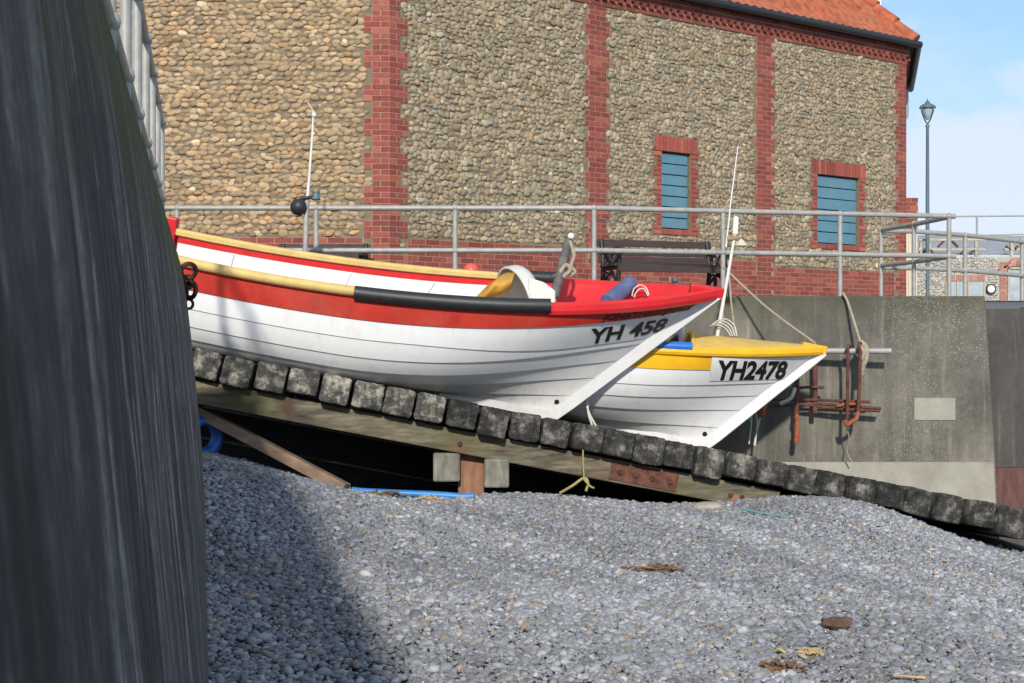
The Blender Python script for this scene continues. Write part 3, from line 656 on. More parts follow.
m = MB(); q0 = at(675,290,15.1); m.tube([q0, q0+[.0,0,.09]], .02, 8); m.tube([q0+[-.02,0,.07], q0+[.1,.02,.03]], .022, 8); m.ball(q0+[0,0,.1], .035); m.build('bow_cleat', M['steel_dark'], r1)
# mustard oilskin bundle in the hood mouth
m = MB(); m.smooth = True; g = np.random.default_rng(9); cen = path([at(474,302,14.7), at(486,294,14.7), at(498,287,14.75), at(512,283,14.8)], 4); rows = []
for i,cp in enumerate(cen):
    f = i/(len(cen)-1); ra = (.06+.09*math.sin(min(1,f*1.5)*1.57))
    rows.append([cp+np.array([.25*ra*math.sin(t), 1.7*ra*math.cos(t), .8*ra*math.sin(t)])*(1+.08*math.sin(3*t+i)+g.normal(0,.015)) for t in np.arange(16)*2*math.pi/16])
m.grid(np.array(rows), None, True); m.add(rows[0],[tuple(range(16))]); m.add(rows[-1],[tuple(range(16))])
tag(m.build('oilskin_bundle', M['mustard']), 'mustard oilskin bundle stuffed into the grey hood of the red boat', 'oilskin')
m = MB(); m.ball(at(471,271,15.85), .09); tag(m.build('net_float', M['orange_ball']), 'orange red round float behind the far gunwale of the nearer boat', 'float')
# aerial with black ball at boat 1
ae = thing('aerial_mast', at(306,255,15.9), 'thin radio aerial with black ball and small lamp above the near boat', 'aerial')
m = MB(); m.tube([at(305,262,15.9), at(306,220,15.9), at(307,200,15.9)], .03, 10); m.build('pole', M['galv'], ae)
m = MB(); m.tube([at(307,204,15.9), at(309,180,15.9), at(312,140,15.9), at(313.5,112,15.9)], [.02,.016,.012,.010], 8); m.build('whip', M['fiberwhite'], ae)
m = MB(); m.ball(at(314,115,15.9), .03); m.ball(at(313.3,134,15.9), .018); m.tube([at(314,112,15.9), at(308,103,15.9)], .006, 6); m.build('tip_fitting', M['fiberwhite'], ae)
m = MB(); m.ball(at(298.5,207,15.85), .095); m.tube([at(300,199,15.85), at(313,197,15.9)], .02, 8); m.build('black_ball', M['black_rubber'], ae)
m = MB(); m.lathe(at(316,200,15.9), [(0.001,0),(.05,0),(.05,.03),(.035,.04),(.04,.08),(.05,.1),(.001,.11)], 12); m.build('small_lamp', M['lamp_blue'], ae)

B2 = Boat(Ls=3.1846,Lst=1.0873,Hb=1.3039,h0=.8199,hm=.9194,Bm=.8073,bt=.7506,pb=2.5044,p0=2.6226,q0=1.4684,heel=.0012,pitch=.1955,yaw=.0479,X=2.1085,Y=15.685,Z=-1.1494)
r2_ = thing('fishing_boat', B2.W([-1,0,0]), 'white clinker boat with yellow gunwale and foredeck, numbered YH2478, behind', 'boat', 'fishing boats on the slipway')
ED2 = [0,.18,.3652,.5204,.655,.8158,1]
hull(B2, r2_, ED2, dict(inner=M['yellow']), bott=.30)
tp, _ = B2.inv(711, 363)
for side in (-1,1):
    m = MB(); strake(m, B2, .8158, .985, side, nu=5, t1=tp+.05 if side < 0 else 1.0); m.build('sheer_strake', M['yellow'], r2_, recalc=False)
m = MB(); m.smooth = True; T,U = np.meshgrid(np.linspace(tp-.012,.985,40), np.linspace(.70,.985,8), indexing='ij'); t_ = np.linspace(.4,.99,400); lo_ = []
for u in U[0]:
    w = B2.P(t_, np.full(400,u), -1); lo_.append(t_[np.abs(512+F*w[:,0]/w[:,1]-(712-3*(1-u)/.3)).argmin()])
T = np.array(lo_)[None,:]+(np.linspace(0,1,40)[:,None])*(.985-np.array(lo_)[None,:]); m.grid(B2.P(T,U,-1,out=np.full(T.shape,.018)))
m.grid(np.stack([B2.P(T[:,0],np.full(40,.70),-1,out=np.full(40,.018)), B2.P(T[:,0],np.full(40,.70),-1,out=np.full(40,-.004))],1)); m.grid(np.stack([B2.P(T[0],U[0],-1,out=np.full(8,.018)), B2.P(T[0],U[0],-1,out=np.full(8,-.004))],1))
m.build('registration_panel', M['white'], r2_, recalc=False)
for side in (-1,1): flat_rail(B2, 0, .998, side, .05, .085, M['yellow'], r2_, 'gunwale', drop=.01)
td = B2.tsheer(692)
m = MB(); m.smooth = True; t = np.linspace(td,.995,24); rows = []
for tt_ in t:
    e_ = B2.local(tt_,1.0,1); k = (tt_-td)/(1-td); crown = .17*(1-k)**.75
    rows.append([(e_[0], v*(abs(e_[1])-.0), e_[2]+.02+crown*(1-abs(v)**2.6)) for v in np.linspace(-1,1,17)])
G2 = B2.W(np.array(rows)); m.grid(G2); m.smooth = False
low = [B2.W(np.array((q[0]-.02,q[1],q[2]-.30))) for q in rows[0]]; 
m.build('foredeck', M['deck'], r2_)
m = MB(); m.tube(G2[0], .022, 8); m.build('deck_edge', M['yellow'], r2_)
m = MB(); rail_tube(m, B2, B2.tsheer(640), B2.tsheer(691), -1, .05, 20, du=.03); m.build('rubber_fender', M['blue'], r2_)
stem(B2, 'stem_post', M['white'], r2_, .036, .075)
m = MB(); p = B2.p; tip = np.array([p['Lst'],0,p['Hb']])
m.prism([B2.W(tip+np.array(q)) for q in ((-.25,-.115,-.075),(-.25,.115,-.075),(-.04,.045,-.075),(.03,.025,-.07),(.03,-.025,-.07),(-.04,-.045,-.075))], B2.W(tip+np.array([0,0,.105]))-B2.W(tip)); m.build('bow_cap', M['yellow'], r2_, bevel=.01)
hole(B2, 705, 434, r2_)
text_on(B2, 'YH2478', [(715.5,380),(784,378.6),(787.5,359.6),(717.5,359)], M['ink'], 'registration_number', r2_, .042, .16, None, .0205)
# mast aerial on boat 2
YM = 15.6
a2 = thing('mast', at(718,336,YM), 'leaning white mast with whip aerial on the yellow foredeck', 'mast')
m = MB(); m.tube([at(717,337,YM), at(727,280,YM), at(737,222,YM)], [.022,.019,.016], 10); m.build('mast_pole', M['fiberwhite'], a2)
m = MB(); m.tube([at(726,247,YM), at(731,200,YM), at(738,146,YM)], [.011,.009,.006], 8); m.build('whip', M['fiberwhite'], a2)
m = MB(); m.tube([at(735,234,YM), at(736,219,YM)], .032, 12); m.ball(at(736,219,YM), .032); m.build('radome', M['white'], a2)
m = MB(); m.tube([at(727,239,YM), at(737,238,YM)], .03, 10); m.tube([at(729,232,YM), at(738,229,YM)], .02, 8); m.build('bracket', M['timber'], a2)
m = MB(); m.lathe(at(741,246,YM), [(0.001,.0),(.075,.0),(.07,.015),(.02,.07),(.001,.08)], 14); m.build('radar_reflector', M['cream'], a2)
m = MB(); m.tube(path([at(728,260,YM), at(731,300,YM), at(735,334,YM)]), .012, 6); m.tube(path([at(722,300,YM),at(724,330,YM)]), .008, 6); m.build('stay_line', M['rope'], a2)
m = MB(); m.tube([at(671,334,15.5),at(682,333,15.5),at(681.5,345,15.5)], .03, 8); m.tube([at(681.5,312,15.4), at(681.8,352,15.4)], .036, 10); m.build('deck_post', M['white'], r2_)
m = MB()
for k in range(4): m.tube(path([at(700+3*k,337,15.4), at(706+3*k,329-2*k,15.45), at(716+3*k,325-2*k,15.5), at(725+3*k,328-k,15.5), at(731+2*k,336,15.45)]), .007, 6)
tag(m.build('rope_coil', M['rope_white']), 'loose coil of pale rope on the yellow foredeck by the mast', 'rope')
m = MB(); 
for k in range(7): m.ball(at(672+k*1.3,344-((k*37)%9),15.6)+[0,0,0], .06, sc=(1,1,.8))
tag(m.build('net_heap', M['drift']), 'dark brown net heap inside the yellow boat behind blue fender', 'net')
m = MB(); q0, q1 = at(722,266,16.7), B2.W(tip+np.array([-.1,0,.04])); m.tube(path([q0, q0*.5+q1*.5+[0,0,-.05], q1]), .014, 8); tag(m.build('mooring_line', M['rope']), 'taut tan mooring line running down to the yellow bow tip', 'rope')
m = MB(); 
for a_ in ((585,395,594,428),(588,396,590,428)): m.tube(path([at(a_[0],a_[1],15.1), at((a_[0]+a_[2])/2-1,(a_[1]+a_[3])/2,15.05), at(a_[2]+3,a_[3],14.8)]), .012, 6)
tag(m.build('hanging_cord', M['rope_white']), 'two thin pale cords hanging under the bow of boat YH 458', 'cord')

# ------------------------------------------------------------------ concrete wall and promenade
YW = 16.75; HT = 45.5*YW/F
cw = thing('concrete_wall', at(860,480,YW), 'stained grey concrete promenade wall behind the slipway with white barnacle specks', 'wall')
m = MB(); x0, x1 = -16.0, at(985,0,YW)[0]; n1, n2 = 90, 18; xs = np.linspace(x0,x1,n1)
def wg(x, z): 
    k = np.clip((HT-z)/2.4,0,1.6); xe = x+(at(997,0,YW)[0]-x1)*k*(1 if x > x1-.01 else 0); return (xe, YW-.0, z)
G = np.array([[wg(x,z) for z in np.linspace(HT-.02,-4.2,n2)] for x in xs]); 
m.grid(G); e = G[-1]; m.grid(np.array([e, e+np.array([0,1.6,0])])); m.grid(np.array([G[:,0], G[:,0]+np.array([0,.02,.02]), G[:,0]+np.array([0,1.6,.02])]))
m.build('wall_face', M['concrete'], cw)
m = MB(); a, c = at(600,462,YW-.05), at(993,462,YW-.05); a[0]=-6
m.prism([(a[0],YW-.07,a[2]),(c[0],YW-.07,c[2]),(at(1003,0,YW)[0],YW-.07,-4),(a[0],YW-.07,-4)], (0,.065,0)); m.build('plinth', M['concrete_pale'], cw)
m = MB(); a, c = at(914,420,YW), at(955,398,YW); m.box(((a[0]+c[0])/2,YW,(a[2]+c[2])/2), ((c[0]-a[0])/2,.012,(c[2]-a[2])/2)); m.build('repair_patch', M['concrete_pale'], cw)
m = MB(); m.tube(path([at(843,294,YW-.03), at(846,300,YW-.03)],3), .02, 6); m.build('iron_ring', M['rust_dark'], cw)
w2 = thing('retaining_wall', at(1010,480,17.9), 'darker brown concrete wall set back at the right edge', 'wall')
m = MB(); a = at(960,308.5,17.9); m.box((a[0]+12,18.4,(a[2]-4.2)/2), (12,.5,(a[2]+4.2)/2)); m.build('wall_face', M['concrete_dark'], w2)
m = MB(); a, c = at(994,520,17.7), at(1090,468,17.7); m.box(((a[0]+c[0])/2,17.8,(a[2]+c[2])/2), ((c[0]-a[0])/2,.08,(c[2]-a[2])/2)); m.build('rusty_panel', M['rust_panel'], w2)
m = MB(); z0 = HT-.01
m.quad((-400,YW+.1,z0),(x1,YW+.1,z0),(x1+.02,18.35,z0),(-400,18.35,z0)); m.quad((-400,18.35,z0),(800,18.35,z0),(800,1500,z0),(-400,1500,z0))
tag(m.build('promenade', M['paving']), 'paved promenade behind the railing', 'promenade', kind='structure')
# galvanised pole, hanging anchors, lines
m = MB(); m.tube([at(790,351,16.5), at(840,351,16.45), at(891,351,16.4)], .036, 14); tag(m.build('steel_pole', M['galv']), 'short horizontal galvanised pole sticking out beyond the yellow bow tip', 'pole')
an = thing('rusty_anchor', at(853,425,16.3), 'rusty twin rod anchor hanging from the galvanised pole end', 'anchor', 'rusty anchors at the wall')
m = MB(); m.tube(path([at(850,354,16.5),at(850,346,16.42),at(847.5,348,16.3),at(848,356,16.32),at(847.6,390,16.35),at(847,424,16.35)]), .021, 8)
m.tube(path([at(862,352,16.5),at(861.5,344,16.42),at(859,345,16.3),at(860,356,16.32),at(859,390,16.35),at(858,416,16.35)]), .021, 8); m.build('shank', M['rust'], an)
m = MB(); m.tube(path([at(858,413,16.34),at(856,419,16.3),at(851,422,16.28),at(847,425,16.28),at(845,420,16.28)]), .026, 8); m.build('fluke', M['orange'], an)
an2 = thing('rusty_anchor', at(796,445,16.45), 'rusty grapnel with long cross bars standing against the concrete wall', 'anchor', 'rusty anchors at the wall')
m = MB(); m.tube(path([at(797,372,16.5),at(797,400,16.5),at(796,420,16.45)]), .028, 8); m.tube(path([at(815,362,16.55),at(815,390,16.55),at(815,414,16.5)]), .03, 8); m.build('shank', M['rust'], an2)
m = MB()
for q in (((765,399),(820,400),(870,402)),((752,407),(815,403.5),(881,408.5)),((797,388),(810,387),(824,387.5)),((800,404),(840,409),(880,411))): m.tube([at(x,y,16.5) for x,y in q], .017, 8)
m.build('cross_bar', M['rust'], an2)
m = MB(); m.tube(path([at(797,414,16.45),at(797,430,16.44),at(796,444,16.43)]), [.022]*8+[.032]*8+[.02], 8); m.build('fluke', M['orange'], an2); m = MB(); m.tube(path([at(836,406,16.46),at(850,404,16.45),at(862,405,16.45)]), .02, 8); m.build('fluke', M['orange'], an2)
m = MB(); m.tube(path([at(843,293,16.7),at(848,303,16.66),at(856,328,16.5),at(861,344,16.42)]), .016, 8)
m.tube(path([at(861,342,16.4),at(866,348,16.36),at(866,358,16.34),at(863,366,16.36),at(862,374,16.4)]), .032, 8); m.tube(path([at(859,346,16.36),at(864,352,16.32),at(862,360,16.34)]), .028, 8)
tag(m.build('knotted_rope', M['rope']), 'knotted tan rope hanging from wall top onto the galvanised pole', 'rope')
m = MB(); m.tube(path([at(847,428,16.4),at(849,440,16.45),at(847,452,16.5),at(852,462,16.5)]), .008, 6); tag(m.build('thin_twine', M['rope']), 'thin tan twine trailing below the hanging rusty anchor', 'twine')
m = MB()
for q in (((752,405),(751,425),(749,444)),((756,404),(757,425),(755,446)),((760,418),(757,430),(754,445))): m.tube(path([at(x,y,16.45) for x,y in q]), .010, 6)
tag(m.build('cord_tangle', M['rope_white']), 'pale tangled cords hanging on wall just right of the yellow boat', 'cord')
m = MB(); m.tube(path([at(795,388,16.45),at(791,398,16.42),at(780,404,16.45)]), .022, 8); tag(m.build('rope_end', M['rope_white']), 'short curved pale rope end hanging on the rusty cross bars', 'rope')
m = MB(); m.tube(path([at(766,404,16.45),at(763,410,16.42),at(760,416,16.42)]), [.03]*8+[.045]*8+[.02], 8); tag(m.build('orange_rag', M['orange']), 'orange rag snagged beside the stem of the yellow boat', 'rag')
m = MB(); m.tube(path([at(748,408,16.45),at(747,414,16.43),at(750,421,16.42)]), .035, 8); tag(m.build('twine_bundle', M['rope_cyan']), 'green twine bundle beside the orange rag', 'twine')

# ------------------------------------------------------------------ promenade railing
HR = 1.562+.0
rail = thing('promenade_railing', (0,YW+.1,HT), 'pale grey two bar railing along the promenade above the boats', 'railing')
def onrail(px, H, Y): return np.array([(px-512)*Y/F, Y, H])
def Yr(px): return 16.85 if px < 594 else 16.85+(17.95-16.85)*((px-594)/(950-594))
HT2 = 133.5*16.85/F; HM = 91*16.85/F
for H in (HT2, HM):
    m = MB(); m.tube(path([onrail(x,H,Yr(x)) for x in (40,180,316,455,560,594,640,723,840,955)],4), .032, 12); m.build('rail', M['galv'], rail)
    m = MB(); m.tube([onrail(953,H,17.95), onrail(914,H-.01,19.1), onrail(880,H,20.2)], .032, 12); m.build('rail', M['galv'], rail)
for px, Y in [(x,Yr(x)) for x in (38,177,316,455,594,723,840,949)]+[(881,20.15),(914,19.1)]:
    m = MB(); a = onrail(px,HT2,Y); m.tube([(a[0],Y,HT-.3 if Y<17.9 else HT-.02),(a[0],Y,.9),(a[0],Y,HT2)], .03, 12); p_ = m.build('post', M['galv'], rail)
    for z_ in (HT2,HM): m = MB(); m.ball((a[0],Y,z_), .042); m.build('ball_joint', M['galv'], p_)
rl2 = thing('ramp_railing', (6.5,20.8,HT), 'farther two bar railing running right beyond the railing corner', 'railing')
for H in (HT2-.01, HM-.03):
    m = MB(); m.tube([onrail(884,H,20.2), onrail(916,H,20.3), onrail(965,H,21.0), onrail(1024,H-.03,22.0), onrail(1090,H-.08,23.2)], .034, 12); m.build('rail', M['galv'], rl2)
for px, Y in ((965,21.0),(1022,22.0),(1085,23.1)):
    m = MB(); a = onrail(px,HT2,Y); m.tube([(a[0],Y,HT-.1),(a[0],Y,1.2),(a[0],Y,HT2+.02)], .032, 12); p_ = m.build('post', M['galv'], rl2)
    for z_ in (HT2-.01,HM-.03): m = MB(); m.ball((a[0],Y,z_), .044); m.build('ball_joint', M['galv'], p_)

# ------------------------------------------------------------------ benches
def bench(loc, ang, label, ln, sc=1.0):
    r = thing('park_bench', loc, label, 'bench', 'benches on the promenade'); ca, sa = math.cos(ang), math.sin(ang)
    ax = np.array([[ca,sa,0],[-sa,ca,0],[0,0,1]])      # x along, y to the back
    def P(x,y,z): return np.array(loc)+ax[0]*x+ax[1]*y+np.array([0,0,z*sc])
    m = MB()
    for k in range(5): m.box(P(0,-.28+.1*k,.44), (ln/2,.042,.018), ax)
    m.box(P(0,-.33,.40), (ln/2-.05,.02,.05*sc), ax); m.build('seat', M['bench'], r, bevel=.006)
    m = MB()
    for k,z in enumerate((.50,.60,.72)): m.box(P(0,.19+.03*k,z+.03), (ln/2,.016,.045*sc), ax)
    m.build('backrest', M['bench'], r, bevel=.006)
    for s in (-1,1):
        m = MB(); x = s*(ln/2-.06)
        m.tube(path([P(x,-.33,0),P(x,-.29,.2),P(x,-.31,.42),P(x,-.32,.6)]), .03, 8); m.tube(path([P(x,.28,0),P(x,.2,.25),P(x,.18,.45),P(x,.25,.8)]), .032, 8)
        m.tube(path([P(x,-.36,.58),P(x,-.3,.63),P(x,0,.64),P(x,.22,.63)]), .032, 8); m.tube([P(x,-.32,.41),P(x,0,.40),P(x,.2,.41)], .028, 8)
        a = np.linspace(0,2*math.pi,17)
        for cy, cz, R in ((-.15,.52,.075),(.04,.52,.075),(-.08,.25,.11),(.08,.25,.10)): m.tube([P(x,cy+R*math.cos(t),cz+R*math.sin(t)) for t in a], .016, 6, cap=False)
        m.tube(path([P(x,-.3,.2),P(x,-.05,.33),P(x,.2,.22)]), .02, 6); m.build('end_frame', M['iron'], r)
bench(np.array([at(663,0,18.55)[0], 18.55, HT]), .35, 'dark slatted bench with iron ends between railing and brick plinth', 1.66)
bench(np.array([at(322,0,18.3)[0], 18.3, HT]), 0.0, 'low dark bench against the sunlit wall, its back just above the near boat', 1.2, .92)

# ------------------------------------------------------------------ flint building
bd = thing('flint_building', (0,22,HT), 'large cobbled flint building with red brick piers and orange tiled roof', 'building')
TH = math.radians(38); Cn = np.array([(389-512)/F*18.9, 18.9, 0.]); d2 = np.array([math.cos(TH),math.sin(TH),0]); n2_ = np.array([math.sin(TH),-math.cos(TH),0])
LEN = 11.12; Rn = Cn+d2*LEN; d1 = np.array([-1.,0,0]); n1_ = np.array([0,-1.,0])
d3 = np.array([math.cos(2*TH),math.sin(2*TH),0]); n3_ = np.array([math.sin(2*TH),-math.cos(2*TH),0])
EAVE = 5.20
class Face:
    def __init__(s,o,d,n): s.o,s.d,s.n = o,d,n
    def P(s,a,z,off=0.): return s.o+s.d*a+s.n*off+np.array([0,0,z])
    def ax(s): return np.array([s.d,s.n,[0,0,1]])
F1,F2,F3 = Face(Cn,d1,n1_),Face(Cn,d2,n2_),Face(Rn,d3,n3_)
m = MB(); Lp = Cn+d1*12; Ep = Rn+d3*4.6; bk = np.array([Lp[0],34,0])
poly = [Lp,Cn,Rn,Ep,Ep+np.array([-8,6,0]),bk]
# openings leave their recesses in the wall: face 2 is laid in strips round the windows
WIN = [(5.0,5.64,1.747,2.95),(8.67,9.79,1.675,2.86)]
def strips(f, L_, wins):
    a = 0.
    for (s0,s1,z0,z1) in wins:
        m.quad(f.P(a,0),f.P(s0,0),f.P(s0,EAVE+.3),f.P(a,EAVE+.3)); m.quad(f.P(s0,0),f.P(s1,0),f.P(s1,z0),f.P(s0,z0)); m.quad(f.P(s0,z1),f.P(s1,z1),f.P(s1,EAVE+.3),f.P(s0,EAVE+.3))
        for q in ((s0,z0,s0,z1),(s1,z0,s1,z1),(s0,z0,s1,z0),(s0,z1,s1,z1)): m.quad(f.P(q[0],q[1]),f.P(q[2],q[3]),f.P(q[2],q[3],-.14),f.P(q[0],q[1],-.14))
        a = s1
    m.quad(f.P(a,0),f.P(L_,0),f.P(L_,EAVE+.3),f.P(a,EAVE+.3))
strips(F1,12,[]); strips(F2,LEN,WIN); strips(F3,4.6,[])
m.quad(poly[3],poly[4],poly[4]+[0,0,EAVE],poly[3]+[0,0,EAVE]); m.quad(poly[4],poly[5],poly[5]+[0,0,EAVE],poly[4]+[0,0,EAVE]); m.quad(poly[5],poly[0],poly[0]+[0,0,EAVE],poly[5]+[0,0,EAVE])
m.build('wall', M['mortar'], bd, recalc=False)
# ---- bricks: list of (face, s0, s1, course z) ; each one a small block
BR = {}; BK = {}
CH = .0755
rb = np.random.default_rng(11)
def bcol(bright=1.0, pale=0):
    v = rb.uniform(.74,1.18)*bright; k = rb.uniform(0,1)
    base = np.array([.25,.062,.045]) if k < .75 else (np.array([.31,.095,.06]) if k < .92 else np.array([.21,.065,.055]))
    if pale: base = base*.6+np.array([.12,.10,.08])
    return tuple(base*v)
def brick_run(m, mm, f, a, c, z, shift, bright=1.0, blen=.223, off=.014):
    """one course from a to c"""
    x = a-((a+shift) % (blen+.012)); 
    while x < c-.01:
        p0, p1 = max(x,a), min(x+blen,c)
        if p1-p0 > .03: m.box(f.P((p0+p1)/2,z+CH/2,off/2), ((p1-p0)/2-.0,off/2,CH/2-.0048), f.ax(), bcol(bright))
        x += blen+.012
    jo = off-.004; mm.box(f.P((a+c)/2,z+CH/2,jo/2), ((c-a)/2+.004,jo/2,CH/2), f.ax())
Z0 = HT-.06
EXC = {1:[],2:[]}
def pier(f, k, a0, a1, tL, tR, zt=EAVE, name='pier', bright=1.0, phase=0):
    m, mm = MB(), MB(); i = 0; z = Z0
    while z < zt:
        wide = ((i+phase)//3) % 2 == 0
        a = a0-(tL if wide else 0); c = a1+(tR if wide else 0)
        brick_run(m,mm,f,a,c,z,.117*(i%2),bright); EXC[k].append((a,c,z,z+CH)); z += CH; i += 1
    q = m.build(name, M['brick'], bd); mm.build('mortar_joint', M['brick_mortar'], q)
def plinth(f, k, a0, a1, zt, bright=1.0):
    m, mm = MB(), MB(); i = 0; z = Z0
    while z < zt:
        brick_run(m,mm,f,a0,a1,z,.117*(i%2),bright,off=.012); EXC[k].append((a0,a1,z,z+CH)); z += CH; i += 1
    q = m.build('plinth', M['brick'], bd); mm.build('mortar_joint', M['brick_mortar'], q)
def s_of(px):                                            # position along face 2 for a picture column
    k = (px-512)/F; return (k*Cn[1]-Cn[0])/(d2[0]-k*d2[1])
s2a, s2b = s_of(588), s_of(605.5); s3a, s3b = s_of(756.5), s_of(772.5)
pier(F1,1,.0,.215,0,.115,bright=1.1); pier(F2,2,.0,.17,0,.115); pier(F2,2,s2a,s2b,.06,.06); pier(F2,2,s3a,s3b,.04,.04,phase=1); pier(F2,2,LEN-.24,LEN,.11,0)
plinth(F2,2,.3,s2a-.06,1.315); plinth(F2,2,s2b+.06,5.2,1.315); plinth(F2,2,5.2,s3a-.04,1.24); plinth(F2,2,s3b+.04,LEN-.35,1.19); plinth(F1,1,.34,12,1.36)
# ---- windows: surround, frame, boarded shutter
for (s0,s1,z0,z1), nb in zip(WIN,(7,6)):
    m, mm = MB(), MB(); x = s0-.13; w_ = .0755
    while x < s1+.13:
        m.box(F2.P(x+w_/2,z1+.115,.010), (w_/2-.006,.010,.113), F2.ax(), bcol(1.25)); x += w_
    i = 0; z = z0-.09
    while z < z1:
        e_ = .10 if (i//2) % 2 else .165
        for a,c in ((s0-e_,s0),(s1,s1+e_)): m.box(F2.P((a+c)/2,z+CH/2,.009), ((c-a)/2-.004,.009,CH/2-.006), F2.ax(), bcol(1.2))
        EXC[2].append((s0-e_,s1+e_,z,z+CH)); z += CH; i += 1
    x = s0
    while x < s1-.02:
        e_ = min(x+.215,s1); m.box(F2.P((x+e_)/2,z0-.045,.012), ((e_-x)/2-.005,.016,.04), F2.ax(), bcol(1.2)); x += .227
    EXC[2].append((s0-.13,s1+.16,z1,z1+.24))
    mm.quad(F2.P(s0-.1,z0-.09,.003),F2.P(s0,z0-.09,.003),F2.P(s0,z1+.23,.003),F2.P(s0-.1,z1+.23,.003)); mm.quad(F2.P(s1,z0-.09,.003),F2.P(s1+.1,z0-.09,.003),F2.P(s1+.1,z1+.23,.003),F2.P(s1,z1+.23,.003))
    mm.quad(F2.P(s0,z1,.003),F2.P(s1,z1,.003),F2.P(s1,z1+.23,.003),F2.P(s0,z1+.23,.003)); mm.quad(F2.P(s0,z0-.09,.003),F2.P(s1,z0-.09,.003),F2.P(s1,z0,.003),F2.P(s0,z0,.003))
    wn = m.build('window', M['brick'], bd); mm.build('mortar_joint', M['brick_mortar'], wn)
    m = MB(); hh = (z1-z0-.03)/nb
    for k in range(nb): m.box(F2.P((s0+s1)/2,z0+.015+hh*(k+.5),-.065+.004*(k%2)), ((s1-s0)/2-.02,.016,hh/2-.008), F2.ax())
    m.build('shutter', M['shutter'], wn, bevel=.004)
    m = MB(); m.quad(F2.P(s0,z0,-.10),F2.P(s1,z0,-.10),F2.P(s1,z1,-.10),F2.P(s0,z1,-.10)); m.build('reveal', M['dark'], wn)
# ---- dentil cornice
m, mm = MB(), MB()
for f, L_, k in ((F2,LEN,2),(F1,12,1),(F3,4.6,0)):
    brick_run(m,mm,f,.0,L_,EAVE-.19,.0,.95,off=.03)
    x = .05
    while x < L_-.1: m.box(f.P(x+.055,EAVE-.19+CH+.037,.04), (.036,.04,.036), f.ax(), bcol(.9)); x += .16
    mm.quad(f.P(0,EAVE-.19+CH,.006),f.P(L_,EAVE-.19+CH,.006),f.P(L_,EAVE,.006),f.P(0,EAVE,.006))
    for i in range(2): brick_run(m,mm,f,.0,L_,EAVE-.19+CH+.075+i*CH,.11*i,.75,off=.07)
    if k: EXC[k].append((0,L_,EAVE-.20,EAVE+.5))
q = m.build('cornice', M['brick'], bd); mm.build('mortar_joint', M['brick_mortar'], q)
# ---- cobbles
def cobbles(f, k, L_, zt, name, base, wr, hr, lump, rsd):
    pos=[];hl=[];cl=[];fr=[]; g = np.random.default_rng(20+k); z = Z0+.03; ex = np.array(EXC[k]); base = np.array(base)
    while z < zt:
        x = g.uniform(0,.1); hh = g.uniform(*hr); ph = g.uniform(0,6)
        while x < L_:
            w_ = g.uniform(*wr)*(g.uniform(1.1,1.35) if g.uniform()<.12 else 1); cx, cz = x+w_/2, z+hh/2+g.normal(0,.010)+.012*math.sin(x*2.3+ph)
            hx = w_*g.uniform(.52,.64); hz = hh*g.uniform(.52,.72)
            hit = ((cx+hx*.75 > ex[:,0])&(cx-hx*.75 < ex[:,1])&(cz+hz*.7 > ex[:,2])&(cz-hz*.7 < ex[:,3])).any()
            if not hit and .02 < cx-hx*.6 and cx+hx*.9 < L_:
                r = g.normal(0,rsd); u_ = f.d*math.cos(r)+np.array([0,0,math.sin(r)])
                nn = f.n+g.normal(0,.17,3); nn /= np.linalg.norm(nn)
                u_ = u_-nn*u_.dot(nn); u_ /= np.linalg.norm(u_); v_ = np.cross(nn,u_)
                pos.append(f.P(cx,cz,g.uniform(-.010,.010))); fr.append([u_,nn,v_]); hl.append((hx,g.uniform(.014,.026),hz))
                t = g.uniform(); v = np.clip(g.lognormal(0,.17),.65,1.5)
                c = base*(np.array([1,1,1]) if t<.6 else np.array([.92,.97,1.02]) if t<.8 else np.array([1.06,.98,.88]) if t<.96 else np.array([.87,.95,1.12]) if t<.985 else np.array([1.08,.88,.7]))
                if g.uniform()<.018: c = base*np.array([1.4,1.5,1.7])
                cl.append(np.clip(v*c,.02,.75))
            x += w_*.97
        z += hh*.97
    return stones(name, M['cobble'], np.array(pos), np.array(fr), np.array(hl), np.array(cl), 2, lump, parent=bd)
cobbles(F1,1,6.2,EAVE+.2,'cobble_facing',(.38,.272,.158),(.085,.145),(.054,.074),.13,.2)
cobbles(F2,2,LEN,EAVE-.15,'cobble_facing',(.315,.258,.172),(.062,.115),(.046,.066),.17,.3)  # greyer stone; colour also carries part of this face's weaker sunlight
# ---- roof
def inward(pt, d): return pt+d
OV = .17; PITCH = 1.0
def eave_line(f, L_, a0, a1, off, z): return f.P(a0,z,off), f.P(a1,z,off)
def roofplane(f, aL, aR, kL, kR, top, name):
    """tiles: v runs up the slope; left and right hips move inwards by kL, kR per metre of plan"""
    m = MB(); m.smooth = True; rows = []; nv = int(top/.028); pw = .20
    na = int((aR-aL)/.035)
    for j in range(nv+1):
        v = j*top/nv; step = (v/.30) % 1
        l, r = aL+kL*v, aR-kR*v; a = np.linspace(l, r, na)
        hgt = .034*np.abs(np.sin(a*math.pi/pw))+.05*(1-step)
        rows.append(np.array([f.P(x,EAVE+.17+v*PITCH,OV-v)+(f.n*.5+np.array([0,0,.7]))*hh for x,hh in zip(a,hgt)]))
    m.grid(np.array(rows)); return m.build(name, M['tile'], bd, recalc=False)
kh = math.tan(TH/2)                                     # hips bisect the 38 degree corners
roofplane(F2, -OV*kh, LEN+OV*kh, kh, kh, 4.2, 'roof')
roofplane(F3, -OV*kh, 4.6, kh, 0, 4.2, 'roof'); 
m = MB(); m.quad(F1.P(-OV*kh,EAVE+.17,OV),F1.P(12,EAVE+.17,OV),F1.P(12,EAVE+4.37,OV-4.2),F1.P(4.2*kh,EAVE+4.37,OV-4.2)); m.build('roof', M['tile'], bd)
